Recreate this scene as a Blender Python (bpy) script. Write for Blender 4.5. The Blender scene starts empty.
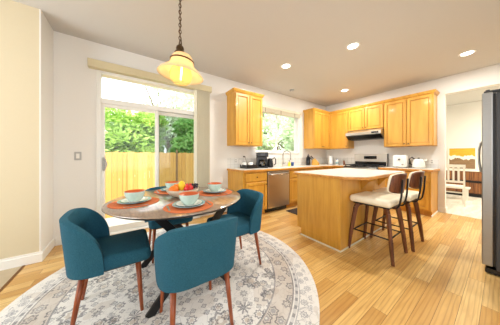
import bpy, bmesh, math, random
from math import sin, cos, pi, radians as R
from mathutils import Vector, Matrix

random.seed(7)
SC = bpy.context.scene
COL = SC.collection

# ------------------------------------------------------------------ camera, world, sun, light, exposure
CH = 1.18                                   # camera height; camera stands at the origin of the plan
cam_d = bpy.data.cameras.new('camera')
cam = bpy.data.objects.new('camera', cam_d)
COL.objects.link(cam)
cam.location = (0, 0, CH)
cam.rotation_euler = (pi / 2, 0, R(55.2))
cam_d.sensor_width = 36
cam_d.lens = 176 / 500 * 36
cam_d.shift_y = -6.5 / 500
cam_d.clip_start = 0.05
SC.camera = cam

SC.view_settings.view_transform = 'Standard'
SC.view_settings.look = 'None'
SC.view_settings.gamma = 1
SC.view_settings.use_curve_mapping = False
SC.view_settings.exposure = 0.14

W = bpy.data.worlds.new('sky')
SC.world = W
W.use_nodes = True
bg = W.node_tree.nodes['Background']
bg.inputs[0].default_value = (0.97, 0.985, 1.0, 1)
bg.inputs[1].default_value = 2.6

def light(name, kind, loc, rot, power, color=(1, 1, 1), size=None, size_y=None, spread=None, shape=None):
    d = bpy.data.lights.new(name, kind)
    d.energy = power
    d.color = color
    if kind == 'AREA':
        d.shape = shape or 'RECTANGLE'
        d.size = size
        if size_y: d.size_y = size_y
        if spread: d.spread = spread
    elif size is not None and kind == 'SUN':
        d.angle = size
    elif size is not None:
        d.shadow_soft_size = size
    o = bpy.data.objects.new(name, d)
    COL.objects.link(o)
    o.location = loc
    o.rotation_euler = rot
    return o

light('sun', 'SUN', (6, -6, 12), (R(42), R(14), R(62)), 5.0, (1.0, 0.95, 0.86), R(2))
# fill lamps added at invented window openings, behind and right of the camera
light('fill_back', 'AREA', (-1.75, -2.6, 1.6), (R(90), 0, 0), 36, (0.95, 0.98, 1.0), 2.0, 1.9)
light('fill_side', 'AREA', (1.45, 0.2, 1.6), (R(90), 0, R(90)), 15, (0.95, 0.98, 1.0), 2.6, 1.7)
DOWNLIGHT = 25
DINING = 110

# ------------------------------------------------------------------ node helpers
def srgb(r, g, b):
    f = lambda c: (c / 255) / 12.92 if c / 255 <= 0.04045 else ((c / 255 + 0.055) / 1.055) ** 2.4
    return (f(r), f(g), f(b), 1)

class NT:
    def __init__(s, name):
        s.m = bpy.data.materials.new(name)
        s.m.use_nodes = True
        s.t = s.m.node_tree
        s.b = s.t.nodes['Principled BSDF']
        s.out = s.t.nodes['Material Output']
    def n(s, kind, **kw):
        x = s.t.nodes.new('ShaderNode' + kind)
        for k, v in kw.items():
            if k.startswith('i_'):
                key = k[2:]
                key = int(key) if key.isdigit() else key.replace('_', ' ')
                s.put(x.inputs[key], v)
            else:
                setattr(x, k, v)
        return x
    def put(s, sock, v):
        if isinstance(v, bpy.types.NodeSocket): s.t.links.new(v, sock)
        else: sock.default_value = v
    def math(s, op, a, b=0.0, c=None):
        x = s.t.nodes.new('ShaderNodeMath'); x.operation = op
        s.put(x.inputs[0], a); s.put(x.inputs[1], b)
        if c is not None: s.put(x.inputs[2], c)
        return x.outputs[0]
    def mix(s, fac, a, b, mode='MIX'):
        x = s.t.nodes.new('ShaderNodeMix'); x.data_type = 'RGBA'; x.blend_type = mode
        s.put(x.inputs[0], fac); s.put(x.inputs[6], a); s.put(x.inputs[7], b)
        return x.outputs[2]
    def coord(s, scale=(1, 1, 1), rot=(0, 0, 0), loc=(0, 0, 0)):
        c = s.t.nodes.new('ShaderNodeTexCoord')
        mp = s.t.nodes.new('ShaderNodeMapping')
        mp.inputs['Scale'].default_value = scale
        mp.inputs['Rotation'].default_value = rot
        mp.inputs['Location'].default_value = loc
        s.t.links.new(c.outputs['Object'], mp.inputs[0])
        return mp.outputs[0]
    def ramp(s, fac, stops):
        x = s.t.nodes.new('ShaderNodeValToRGB')
        e = x.color_ramp.elements
        while len(e) < len(stops): e.new(0.5)
        for k, (p, c) in enumerate(stops):
            e[k].position = p; e[k].color = c
        s.put(x.inputs[0], fac)
        return x.outputs[0]
    def bump(s, h, strength=0.3, dist=0.01):
        x = s.t.nodes.new('ShaderNodeBump')
        x.inputs['Strength'].default_value = strength
        x.inputs['Distance'].default_value = dist
        s.put(x.inputs['Height'], h)
        s.t.links.new(x.outputs[0], s.b.inputs['Normal'])
    def set(s, **kw):
        for k, v in kw.items(): s.put(s.b.inputs[k.replace('_', ' ')], v)
        return s

def plain(name, col, rough=0.5, metal=0.0, var=0.06, scale=30, bump=0.0, **kw):
    t = NT(name)
    nz = t.n('TexNoise', i_Vector=t.coord(), i_Scale=scale, i_Detail=3.0)
    dark = tuple(c * (1 - var) for c in col[:3]) + (1,)
    lite = tuple(min(1, c * (1 + var)) for c in col[:3]) + (1,)
    t.set(Base_Color=t.mix(nz.outputs[0], dark, lite), Roughness=rough, Metallic=metal, **kw)
    if bump: t.bump(nz.outputs[0], bump, 0.004)
    return t.m

def wood(name, light_c, dark_c, stretch=(14, 14, 1.2), rough=0.35, scale=2.2, coat=0.0):
    t = NT(name)
    v = t.coord(stretch)
    n1 = t.n('TexNoise', i_Vector=v, i_Scale=scale, i_Detail=5.0, i_Distortion=0.8)
    n2 = t.n('TexNoise', i_Vector=v, i_Scale=scale * 6, i_Detail=3.0)
    f = t.math('ADD', t.math('MULTIPLY', n1.outputs[0], 0.75), t.math('MULTIPLY', n2.outputs[0], 0.25))
    c = t.ramp(f, [(0.36, dark_c), (0.62, light_c)])
    t.set(Base_Color=c, Roughness=rough, Coat_Weight=coat, Coat_Roughness=0.1)
    return t.m

# ------------------------------------------------------------------ mesh helpers
def box(bm, x0, y0, z0, x1, y1, z1, bev=0.0, seg=1):
    r = bmesh.ops.create_cube(bm, size=1)
    vs = r['verts']
    for v in vs:
        v.co = Vector((x0 + (v.co.x + .5) * (x1 - x0), y0 + (v.co.y + .5) * (y1 - y0), z0 + (v.co.z + .5) * (z1 - z0)))
    if bev:
        es = list({e for v in vs for e in v.link_edges})
        bmesh.ops.bevel(bm, geom=es, offset=bev, segments=seg, affect='EDGES', profile=0.5)
    return bm

def B(*a, **k):
    bm = bmesh.new(); box(bm, *a, **k); return bm

def tube(bm, pts, r, seg=8, r2=None, closed=False):
    pts = [Vector(p) for p in pts]
    n = len(pts); rings = []
    up = None
    for i, p in enumerate(pts):
        if closed: t = pts[(i + 1) % n] - pts[i - 1]
        else: t = pts[min(i + 1, n - 1)] - pts[max(i - 1, 0)]
        t.normalize()
        if up is None:
            up = Vector((0, 0, 1)) if abs(t.z) < 0.9 else Vector((1, 0, 0))
        s = t.cross(up).normalized(); up = s.cross(t).normalized()
        rr = r if r2 is None else r + (r2 - r) * i / max(1, n - 1)
        rings.append([bm.verts.new(p + (s * cos(2 * pi * k / seg) + up * sin(2 * pi * k / seg)) * rr) for k in range(seg)])
    m = n if closed else n - 1
    for i in range(m):
        a, b = rings[i], rings[(i + 1) % n]
        for k in range(seg):
            bm.faces.new((a[k], a[(k + 1) % seg], b[(k + 1) % seg], b[k]))
    if not closed:
        bm.faces.new(rings[0][::-1]); bm.faces.new(rings[-1])
    return bm

def lathe(bm, prof, seg=28, cx=0, cy=0, cz=0, flute=0, amp=0.0):
    rings = []
    for r, z in prof:
        if r < 1e-5: rings.append([bm.verts.new((cx, cy, cz + z))])
        else:
            ring = []
            for k in range(seg):
                a = 2 * pi * k / seg
                rr = r * (1 + (amp * (0.5 + 0.5 * cos(flute * a)) if flute else 0))
                ring.append(bm.verts.new((cx + rr * cos(a), cy + rr * sin(a), cz + z)))
            rings.append(ring)
    for a, b in zip(rings, rings[1:]):
        for k in range(seg):
            k2 = (k + 1) % seg
            if len(a) == 1 and len(b) == 1: continue
            if len(a) == 1: bm.faces.new((a[0], b[k2], b[k]))
            elif len(b) == 1: bm.faces.new((a[k], a[k2], b[0]))
            else: bm.faces.new((a[k], a[k2], b[k2], b[k]))
    return bm

def prism(bm, poly, z0, z1, bev=0.0, seg=1):
    lo = [bm.verts.new((x, y, z0)) for x, y in poly]
    hi = [bm.verts.new((x, y, z1)) for x, y in poly]
    n = len(poly)
    fs = [bm.faces.new(lo[::-1]), bm.faces.new(hi)]
    for i in range(n): fs.append(bm.faces.new((lo[i], lo[(i + 1) % n], hi[(i + 1) % n], hi[i])))
    if bev:
        es = list({e for f in fs[:2] for e in f.edges})
        bmesh.ops.bevel(bm, geom=es, offset=bev, segments=seg, affect='EDGES', profile=0.5)
    return bm

def bar(bm, p, q, w, t, side=(1, 0, 0), w2=None):
    """rectangular bar from p to q; t = thickness along `side`, w = width across"""
    p, q = Vector(p), Vector(q)
    d = (q - p).normalized(); s = Vector(side).normalized(); o = d.cross(s).normalized(); s = o.cross(d).normalized()
    w2 = w if w2 is None else w2
    vs = []
    for c, ww in ((p, w), (q, w2)):
        k = ww / w
        for a, b in ((-1, -1), (1, -1), (1, 1), (-1, 1)):
            vs.append(bm.verts.new(c + s * a * t * k / 2 + o * b * ww / 2))
    for f in ((3, 2, 1, 0), (4, 5, 6, 7), (0, 1, 5, 4), (1, 2, 6, 5), (2, 3, 7, 6), (3, 0, 4, 7)):
        bm.faces.new([vs[i] for i in f])
    return bm

def ball(bm, c, r, sub=2, sc=(1, 1, 1)):
    vs = bmesh.ops.create_icosphere(bm, subdivisions=sub, radius=r)['verts']
    for v in vs: v.co = Vector((v.co.x * sc[0] + c[0], v.co.y * sc[1] + c[1], v.co.z * sc[2] + c[2]))
    return bm

def obj(name, bm, m, parent=None, smooth=False, loc=(0, 0, 0), label=None):
    bmesh.ops.recalc_face_normals(bm, faces=bm.faces[:])
    me = bpy.data.meshes.new(name)
    bm.to_mesh(me); bm.free()
    if smooth:
        for p in me.polygons: p.use_smooth = True
    me.materials.append(m)
    o = bpy.data.objects.new(name, me)
    COL.objects.link(o)
    o.location = loc
    if parent: o.parent = parent
    if label: o['label'] = label
    return o

def smooth_by_angle(o, ang=40):
    me = o.data
    bm = bmesh.new(); bm.from_mesh(me)
    for e in bm.edges:
        e.smooth = not (len(e.link_faces) == 2 and e.calc_face_angle() > R(ang))
    for f in bm.faces: f.smooth = True
    bm.to_mesh(me); bm.free()
    return o

def tag(o, label, cat, group=None, kind=None):
    o['label'] = label; o['category'] = cat
    if group: o['group'] = group
    if kind: o['kind'] = kind
    return o

def thing(name, label, cat, loc=(0, 0, 0), rz=0.0, group=None):
    o = bpy.data.objects.new(name, None)
    COL.objects.link(o)
    o.empty_display_size = 0.05
    o.location = loc; o.rotation_euler = (0, 0, rz)
    return tag(o, label, cat, group)

def struct(name, bm, m, parent=None):
    o = obj(name, bm, m, parent)
    if not parent: o['kind'] = 'structure'
    return o

def dup(root, loc, rz, label):
    r = root.copy(); COL.objects.link(r); r.location = loc; r.rotation_euler = (0, 0, rz); r['label'] = label
    for ch in list(root.children):
        c = ch.copy(); COL.objects.link(c); c.parent = r
        for g in list(ch.children):
            d = g.copy(); COL.objects.link(d); d.parent = c
    return r

# ------------------------------------------------------------------ materials
M = {}
M['wall'] = plain('wall_paint', srgb(234, 232, 227), 0.85, var=0.015, scale=60, bump=0.05)
M['wall_warm'] = plain('warm_light_wall_tint', srgb(214, 202, 172), 0.85, var=0.015, scale=60, bump=0.05)  # warm lamp light on the left wall mixed into its base colour
M['ceiling'] = plain('ceiling_paint', srgb(208, 205, 200), 0.9, var=0.02, scale=90, bump=0.08)
M['trim'] = plain('white_trim_paint', srgb(240, 239, 234), 0.4, var=0.01)
M['vinyl'] = plain('white_vinyl', srgb(232, 232, 226), 0.35, var=0.01)
M['blind'] = plain('beige_blind', srgb(206, 194, 158), 0.6, var=0.03)
M['blind_pale'] = plain('pale_blind', srgb(226, 219, 196), 0.6, var=0.03)
M['maple'] = wood('honey_maple', srgb(218, 164, 66), srgb(200, 144, 50), (9, 9, 0.8), 0.4, 1.6, 0.1)
M['maple_edge'] = wood('maple_edge', srgb(214, 152, 64), srgb(182, 116, 40), (10, 1.5, 10), 0.4)
M['oak_dark'] = plain('dark_toe_kick', srgb(120, 78, 34), 0.6)  # plain dark brown for the floor trim and cords
M['walnut'] = wood('walnut', srgb(126, 74, 44), srgb(78, 42, 26), (16, 16, 1.5), 0.4, 3.0)
M['walnut_top'] = wood('walnut_table', srgb(150, 122, 98), srgb(116, 90, 68), (2, 14, 8), 0.3, 2.5, 1.0)
M['walnut_top'].node_tree.nodes['Principled BSDF'].inputs['Coat Roughness'].default_value = 0.16
M['walnut_top'].node_tree.nodes['Principled BSDF'].inputs['Coat IOR'].default_value = 3.0
M['leg_wood'] = wood('reddish_leg_wood', srgb(164, 86, 44), srgb(126, 58, 28), (20, 20, 2), 0.35, 2.5)
M['black_metal'] = plain('black_metal', srgb(28, 28, 30), 0.4, 0.3)
M['dark_edge'] = plain('dark_table_edge', srgb(52, 40, 30), 0.4)
M['black_plastic'] = plain('black_plastic', srgb(15, 15, 16), 0.3)
M['grate'] = plain('cast_iron', srgb(34, 36, 42), 0.5, 0.4)
M['chrome'] = plain('brushed_nickel', srgb(176, 172, 164), 0.28, 1.0)
M['white_metal'] = plain('polished_steel', srgb(226, 224, 220), 0.2, 1.0)
M['dark_glass'] = plain('dark_glass', srgb(16, 18, 22), 0.08)
M['cream_leather'] = plain('cream_leather', srgb(240, 232, 208), 0.5, var=0.03, scale=18, bump=0.1)
M['white_plastic'] = plain('white_plastic', srgb(236, 235, 230), 0.3, var=0.01)
M['grey_plastic'] = plain('grey_plastic', srgb(176, 176, 174), 0.4)
M['bronze'] = plain('aged_bronze', srgb(92, 72, 48), 0.45, 0.8)
M['orange_glaze'] = plain('orange_glaze', srgb(214, 104, 52), 0.3)
M['white_glaze'] = plain('white_glaze', srgb(236, 236, 230), 0.15, var=0.02)
M['plate_blue'] = plain('pale_blue_glaze', srgb(150, 184, 190), 0.15, var=0.05)
M['stone_bowl'] = plain('beige_stoneware', srgb(206, 190, 168), 0.5, var=0.08, scale=60)
M['orange'] = plain('orange_peel', srgb(236, 122, 24), 0.45, bump=0.2, scale=120)
M['lemon'] = plain('yellow_peel', srgb(244, 206, 46), 0.4)
M['red'] = plain('red_apple_skin', srgb(206, 32, 34), 0.25, var=0.2, scale=12)
M['grape'] = plain('dark_grape', srgb(44, 34, 52), 0.3)
M['green'] = plain('leaf_stem', srgb(90, 92, 40), 0.5)
M['steel_dark'] = plain('dark_grey_enamel', srgb(62, 64, 68), 0.4)
M['concrete'] = plain('pale_patio_concrete', srgb(214, 210, 200), 0.8, var=0.06)
M['grass'] = plain('lawn', srgb(104, 136, 62), 0.9, var=0.3)
M['carpet_pale'] = wood('pale_dining_floor', srgb(232, 226, 214), srgb(204, 196, 182), (6, 1.0, 6), 0.5, 2.0)
M['tile_floor'] = plain('stone_floor_tile', srgb(186, 170, 142), 0.5, var=0.15, scale=14)
M['white_wood'] = plain('white_painted_wood', srgb(238, 234, 222), 0.45, var=0.02)
M['sponge'] = plain('yellow_soap', srgb(226, 214, 60), 0.5)
M['blue_plastic'] = plain('blue_plastic', srgb(44, 84, 150), 0.4)
M['mat_dark'] = plain('dark_kitchen_mat', srgb(58, 48, 44), 0.9, var=0.2, scale=60)
M['bark'] = plain('bark', srgb(96, 76, 56), 0.9, var=0.3)
M['grey_post'] = plain('weathered_post', srgb(140, 108, 80), 0.8, var=0.2)
M['paper'] = plain('white_paper', srgb(244, 244, 242), 0.8, var=0.01, scale=80, bump=0.2)

def m_fabric():
    t = NT('teal_fabric')
    v = t.coord()
    n = t.n('TexNoise', i_Vector=v, i_Scale=260.0, i_Detail=2.0)
    n2 = t.n('TexNoise', i_Vector=v, i_Scale=6.0, i_Detail=2.0)
    c = t.mix(n.outputs[0], srgb(8, 44, 64), srgb(64, 128, 150))
    c = t.mix(t.math('MULTIPLY', n2.outputs[0], 0.35), c, srgb(18, 76, 104))
    t.set(Base_Color=c, Roughness=0.85, Specular_IOR_Level=0.2)
    t.bump(n.outputs[0], 0.35, 0.003)
    return t.m
M['teal'] = m_fabric()

def m_floor():
    t = NT('oak_strip_floor')
    v = t.coord(rot=(0, 0, pi / 2))
    br = t.n('TexBrick', i_Vector=v, i_Scale=1.0)
    br.offset = 0.37; br.offset_frequency = 2
    br.inputs['Brick Width'].default_value = 1.15
    br.inputs['Row Height'].default_value = 0.098
    br.inputs['Mortar Size'].default_value = 0.0011
    br.inputs['Color1'].default_value = (0, 0, 0, 1); br.inputs['Color2'].default_value = (1, 1, 1, 1)
    br.inputs['Mortar'].default_value = (0.5, 0.5, 0.5, 1)
    # per-board offset for the grain
    vm = t.n('VectorMath', operation='MULTIPLY_ADD')
    t.put(vm.inputs[0], br.outputs['Color']); vm.inputs[1].default_value = (3.1, 7.7, 2.0); t.put(vm.inputs[2], t.coord((16, 1.3, 1)))
    g = t.n('TexNoise', i_Vector=vm.outputs[0], i_Scale=1.6, i_Detail=6.0, i_Distortion=1.6)
    vw = t.n('VectorMath', operation='MULTIPLY_ADD')
    t.put(vw.inputs[0], br.outputs['Color']); vw.inputs[1].default_value = (5.0, 2.0, 2.0); t.put(vw.inputs[2], t.coord((11, 1.0, 1)))
    wv = t.n('TexWave', i_Vector=vw.outputs[0], i_Scale=1.1, i_Distortion=7.0, i_Detail=2.0)
    wv.inputs['Detail Scale'].default_value = 0.8
    base = t.ramp(br.outputs['Color'], [(0.0, srgb(198, 150, 78)), (0.35, srgb(218, 174, 100)), (0.65, srgb(226, 186, 112)), (1.0, srgb(236, 204, 138))])
    c = t.mix(t.math('MULTIPLY', t.math('SUBTRACT', 0.62, g.outputs[0]), 1.1), base, srgb(160, 98, 40))
    c = t.mix(t.math('MULTIPLY', t.math('POWER', wv.outputs[0], 5.0), 0.32), c, srgb(150, 92, 36))
    c = t.mix(br.outputs['Fac'], c, srgb(110, 66, 28))
    t.set(Base_Color=c, Roughness=t.math('MULTIPLY_ADD', g.outputs[0], 0.15, 0.24), Coat_Weight=0.12, Coat_Roughness=0.2)
    return t.m
M['floor'] = m_floor()

def m_tile():
    t = NT('white_wall_tile')
    c = t.n('TexCoord'); 
    s = t.n('SeparateXYZ', i_0=c.outputs['Object'])
    h = t.math('ADD', s.outputs[0], s.outputs[1])
    cb = t.n('CombineXYZ'); t.put(cb.inputs[0], h); t.put(cb.inputs[1], s.outputs[2])
    br = t.n('TexBrick', i_Vector=cb.outputs[0], i_Scale=1.0)
    br.offset = 0.0
    br.inputs['Brick Width'].default_value = 0.11; br.inputs['Row Height'].default_value = 0.11
    br.inputs['Mortar Size'].default_value = 0.003
    br.inputs['Color1'].default_value = srgb(232, 231, 226); br.inputs['Color2'].default_value = srgb(222, 221, 217)
    br.inputs['Mortar'].default_value = srgb(196, 193, 186)
    t.set(Base_Color=br.outputs['Color'], Roughness=0.18)
    return t.m
M['tile'] = m_tile()

def m_counter():
    t = NT('pale_laminate')
    n = t.n('TexNoise', i_Vector=t.coord(), i_Scale=240.0, i_Detail=2.0)
    t.set(Base_Color=t.mix(n.outputs[0], srgb(226, 219, 202), srgb(244, 241, 232)), Roughness=0.22)
    return t.m
M['counter'] = m_counter()

def m_steel():
    t = NT('stainless_steel')
    n = t.n('TexNoise', i_Vector=t.coord((1, 1, 90)), i_Scale=3.0, i_Detail=2.0)
    t.set(Base_Color=t.mix(n.outputs[0], srgb(146, 145, 142), srgb(170, 169, 166)), Metallic=1.0, Roughness=t.math('MULTIPLY_ADD', n.outputs[0], 0.12, 0.32))
    return t.m
M['steel'] = m_steel()
M['steel_light'] = plain('light_stainless', srgb(204, 200, 192), 0.34, 1.0, var=0.03, scale=8)

def m_glass(name, tint=(1, 1, 1, 1), refl=0.015):
    t = NT(name)
    tr = t.n('BsdfTransparent'); tr.inputs[0].default_value = tint
    gl = t.n('BsdfGlossy'); gl.inputs['Roughness'].default_value = 0.02
    mx = t.n('MixShader'); mx.inputs[0].default_value = refl
    t.t.links.new(tr.outputs[0], mx.inputs[1]); t.t.links.new(gl.outputs[0], mx.inputs[2])
    t.t.links.new(mx.outputs[0], t.out.inputs[0])
    return t.m
M['glass'] = m_glass('window_glass')
M['screen'] = m_glass('insect_screen', (0.62, 0.66, 0.66, 1), 0.01)
M['carafe'] = m_glass('carafe_glass', (0.35, 0.33, 0.3, 1), 0.15)

def m_amber(name, col, tw):
    t = NT(name)
    t.set(Base_Color=col, Roughness=0.25)
    tr = t.n('BsdfTranslucent'); tr.inputs[0].default_value = col
    tp = t.n('BsdfTransparent'); tp.inputs[0].default_value = (1.0, 0.86, 0.6, 1)
    m1 = t.n('MixShader'); m1.inputs[0].default_value = 0.55
    t.t.links.new(t.b.outputs[0], m1.inputs[1]); t.t.links.new(tr.outputs[0], m1.inputs[2])
    m2 = t.n('MixShader'); m2.inputs[0].default_value = tw
    t.t.links.new(m1.outputs[0], m2.inputs[1]); t.t.links.new(tp.outputs[0], m2.inputs[2])
    t.t.links.new(m2.outputs[0], t.out.inputs[0])
    return t.m
M['amber'] = m_amber('frosted_amber_glass', srgb(248, 234, 208), 0.06)
M['amber_clear'] = m_amber('clear_amber_glass', srgb(252, 226, 170), 0.85)

def emit(name, col, s):
    t = NT(name)
    t.set(Base_Color=col, Emission_Color=col, Emission_Strength=s)
    return t.m
M['bulb'] = emit('glowing_filament', (1.0, 0.62, 0.2, 1), 14)
M['led'] = emit('lit_downlight', (1.0, 0.96, 0.88, 1), 9)
M['led_warm'] = emit('lit_dining_lamp', (1.0, 0.75, 0.35, 1), 3)

def m_fence():
    t = NT('cedar_fence_boards')
    c = t.coord((1, 7.2, 0.6))
    br = t.n('TexBrick', i_Vector=t.coord(rot=(0, pi / 2, pi / 2)), i_Scale=1.0)
    s = t.n('SeparateXYZ', i_0=t.coord())
    y = t.math('MULTIPLY', s.outputs[1], 1 / 0.14)
    fr = t.math('FRACT', y)
    fl = t.math('FLOOR', y)
    wn = t.n('TexWhiteNoise', noise_dimensions='1D'); t.put(wn.inputs['W'], fl)
    gap = t.math('LESS_THAN', fr, 0.07)
    n = t.n('TexNoise', i_Vector=t.coord((8, 30, 1.5)), i_Scale=2.0, i_Detail=4.0)
    a = t.mix(wn.outputs[0], srgb(214, 160, 84), srgb(236, 190, 112))
    a = t.mix(t.math('MULTIPLY', n.outputs[0], 0.4), a, srgb(204, 146, 74))
    a = t.mix(gap, a, srgb(150, 100, 56))
    t.t.nodes.remove(br)
    t.set(Base_Color=a, Roughness=0.8)
    return t.m
M['fence'] = m_fence()

def m_leaf(name, a, b):
    t = NT(name)
    n = t.n('TexNoise', i_Vector=t.coord(), i_Scale=3.0, i_Detail=3.0)
    c = t.mix(n.outputs[0], a, b)
    t.set(Base_Color=c, Roughness=0.5)
    tr = t.n('BsdfTranslucent'); t.put(tr.inputs[0], c)
    mx = t.n('MixShader'); mx.inputs[0].default_value = 0.4
    t.t.links.new(t.b.outputs[0], mx.inputs[1]); t.t.links.new(tr.outputs[0], mx.inputs[2])
    t.t.links.new(mx.outputs[0], t.out.inputs[0])
    return t.m
M['leaf_a'] = m_leaf('bright_green_leaves', srgb(118, 178, 56), srgb(212, 236, 136))
M['leaf_b'] = m_leaf('fresh_green_leaves', srgb(94, 164, 70), srgb(184, 224, 138))
M['leaf_haze'] = m_leaf('hazed_green_leaves', srgb(212, 232, 194), srgb(244, 250, 234))  # haze and overexposure put into the leaf colour

def m_mat():
    t = NT('woven_orange_placemat')
    s = t.n('SeparateXYZ', i_0=t.coord())
    r = t.math('SQRT', t.math('ADD', t.math('POWER', s.outputs[0], 2.0), t.math('POWER', s.outputs[1], 2.0)))
    w = t.math('SINE', t.math('MULTIPLY', r, 620.0))
    f = t.math('MULTIPLY_ADD', w, 0.5, 0.5)
    t.set(Base_Color=t.mix(f, srgb(196, 92, 44), srgb(232, 132, 74)), Roughness=0.8)
    t.bump(f, 0.4, 0.003)
    return t.m
M['placemat'] = m_mat()

def m_mint():
    t = NT('mint_ribbed_glaze')
    n = t.n('TexNoise', i_Vector=t.coord(), i_Scale=40.0)
    t.set(Base_Color=t.mix(n.outputs[0], srgb(176, 208, 196), srgb(216, 232, 222)), Roughness=0.2)
    return t.m
M['mint'] = m_mint()

def m_rug():
    t = NT('vintage_round_rug')
    co = t.coord()
    s = t.n('SeparateXYZ', i_0=co)
    x, y = s.outputs[0], s.outputs[1]
    r = t.math('SQRT', t.math('ADD', t.math('POWER', x, 2.0), t.math('POWER', y, 2.0)))
    ang = t.math('ARCTAN2', y, x)
    cream = srgb(236, 234, 229)
    grey = srgb(120, 126, 140)
    dark = srgb(62, 66, 82)
    tan = srgb(178, 160, 142)
    bgn = t.n('TexNoise', i_Vector=co, i_Scale=7.0, i_Detail=5.0)
    big = t.n('TexNoise', i_Vector=co, i_Scale=3.2, i_Detail=2.0)
    col = t.mix(t.math('MULTIPLY', bgn.outputs[0], 0.30), cream, srgb(200, 198, 198))
    # fine worn lacework of outlines
    for sc_, w_, c_, f_ in ((15.0, 0.02, grey, 0.5), (27.0, 0.035, srgb(150, 146, 146), 0.45)):
        ve = t.n('TexVoronoi', feature='DISTANCE_TO_EDGE', i_Vector=co, i_Scale=sc_)
        ln = t.math('LESS_THAN', ve.outputs['Distance'], w_)
        wn = t.n('TexNoise', i_Vector=co, i_Scale=sc_ * .6, i_Detail=3.0)
        ms = t.math('MULTIPLY', ln, t.math('GREATER_THAN', wn.outputs[0], 0.5))
        col = t.mix(t.math('MULTIPLY', ms, f_ * .8), col, c_)
    blot = t.math('MULTIPLY', t.math('GREATER_THAN', big.outputs[0], 0.56), 0.28)
    col = t.mix(blot, col, tan)
    # field: scattered rosettes from two voronoi layers
    def rosettes(scale, r0, petals, c_out, c_in, thr, lo, hi):
        nonlocal col
        vo = t.n('TexVoronoi', i_Vector=co, i_Scale=scale, i_Randomness=0.45)
        sub = t.n('VectorMath', operation='SUBTRACT'); t.put(sub.inputs[0], co); t.put(sub.inputs[1], vo.outputs['Position'])
        # position output is already in scaled space in 4.x: use distance and an angle from the local offset
        sp = t.n('SeparateXYZ', i_0=sub.outputs[0])
        a = t.math('ARCTAN2', sp.outputs[1], sp.outputs[0])
        pet = t.math('MULTIPLY_ADD', t.math('COSINE', t.math('MULTIPLY', a, float(petals))), 0.12, 0.86)
        d = t.math('DIVIDE', vo.outputs['Distance'], t.math('MULTIPLY', pet, r0))
        ring = t.math('MULTIPLY', t.math('LESS_THAN', d, 1.0), t.math('GREATER_THAN', d, 0.72))
        inner = t.math('LESS_THAN', d, 0.55)
        core = t.math('LESS_THAN', d, 0.22)
        rc = t.n('SeparateColor', i_0=vo.outputs['Color'])
        on = t.math('GREATER_THAN', rc.outputs[0], thr)
        zone = t.math('MULTIPLY', t.math('GREATER_THAN', r, lo), t.math('LESS_THAN', r, hi))
        on = t.math('MULTIPLY', on, zone)
        wear = t.math('MULTIPLY_ADD', bgn.outputs[0], 0.7, 0.35)
        on = t.math('MULTIPLY', on, wear)
        col = t.mix(t.math('MULTIPLY', ring, t.math('MULTIPLY', on, 0.85)), col, c_out)
        col = t.mix(t.math('MULTIPLY', inner, t.math('MULTIPLY', on, 0.75)), col, c_in)
        col = t.mix(t.math('MULTIPLY', core, on), col, cream)
    rosettes(4.5, 0.40, 8, dark, tan, 0.3, 0.0, 0.92)
    rosettes(9.0, 0.40, 8, dark, tan, 0.3, 0.0, 0.92)
    rosettes(16.0, 0.40, 4, dark, grey, 0.5, 0.0, 0.92)
    def band(lo, hi, c, f):
        nonlocal col
        m_ = t.math('MULTIPLY', t.math('GREATER_THAN', r, lo), t.math('LESS_THAN', r, hi))
        nn = t.math('MULTIPLY', m_, t.math('MULTIPLY_ADD', bgn.outputs[0], 0.6, f - 0.3))
        col = t.mix(nn, col, c)
    band(0.925, 1.085, tan, 0.45)
    rosettes(9.5, 0.46, 6, dark, grey, 0.12, 0.935, 1.075)
    band(0.915, 0.928, dark, 0.6)
    band(1.078, 1.09, dark, 0.6)
    band(1.10, 1.125, grey, 0.35)
    rosettes(12.0, 0.42, 8, grey, grey, 0.2, 1.14, 1.235)
    band(1.132, 1.14, grey, 0.55)
    wv = t.math('SINE', t.math('MULTIPLY', ang, 90.0))
    dots = t.math('MULTIPLY', t.math('GREATER_THAN', wv, 0.2),
                  t.math('MULTIPLY', t.math('GREATER_THAN', r, 1.102), t.math('LESS_THAN', r, 1.123)))
    col = t.mix(t.math('MULTIPLY', dots, 0.55), col, dark)
    pile = t.n('TexNoise', i_Vector=co, i_Scale=170.0, i_Detail=2.0)
    col = t.mix(t.math('MULTIPLY', pile.outputs[0], 0.18), col, srgb(176, 172, 168))
    t.set(Base_Color=col, Roughness=0.95)
    t.bump(pile.outputs[0], 0.3, 0.003)
    return t.m
M['rug'] = m_rug()

def m_painting():
    t = NT('abstract_canvas')
    s = t.n('SeparateXYZ', i_0=t.coord())
    n = t.n('TexNoise', i_Vector=t.coord((5, 1, 2)), i_Scale=2.2, i_Detail=6.0)
    h = t.math('ADD', s.outputs[2], t.math('MULTIPLY', t.math('SUBTRACT', n.outputs[0], 0.5), 0.28))
    n2 = t.n('TexNoise', i_Vector=t.coord((3, 3, 9)), i_Scale=3.0, i_Detail=4.0)
    yel = t.mix(n2.outputs[0], srgb(206, 150, 28), srgb(228, 186, 62))
    brn = t.mix(n2.outputs[0], srgb(112, 84, 56), srgb(160, 130, 96))
    c = t.mix(t.math('GREATER_THAN', h, 0.31), brn, srgb(240, 234, 222))
    c = t.mix(t.math('GREATER_THAN', h, 0.42), c, yel)
    t.set(Base_Color=c, Roughness=0.7)
    return t.m
M['canvas'] = m_painting()
M['slat_wood'] = wood('slatted_walnut', srgb(166, 108, 60), srgb(92, 54, 30), (40, 4, 0.8), 0.45, 2.0)

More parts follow.
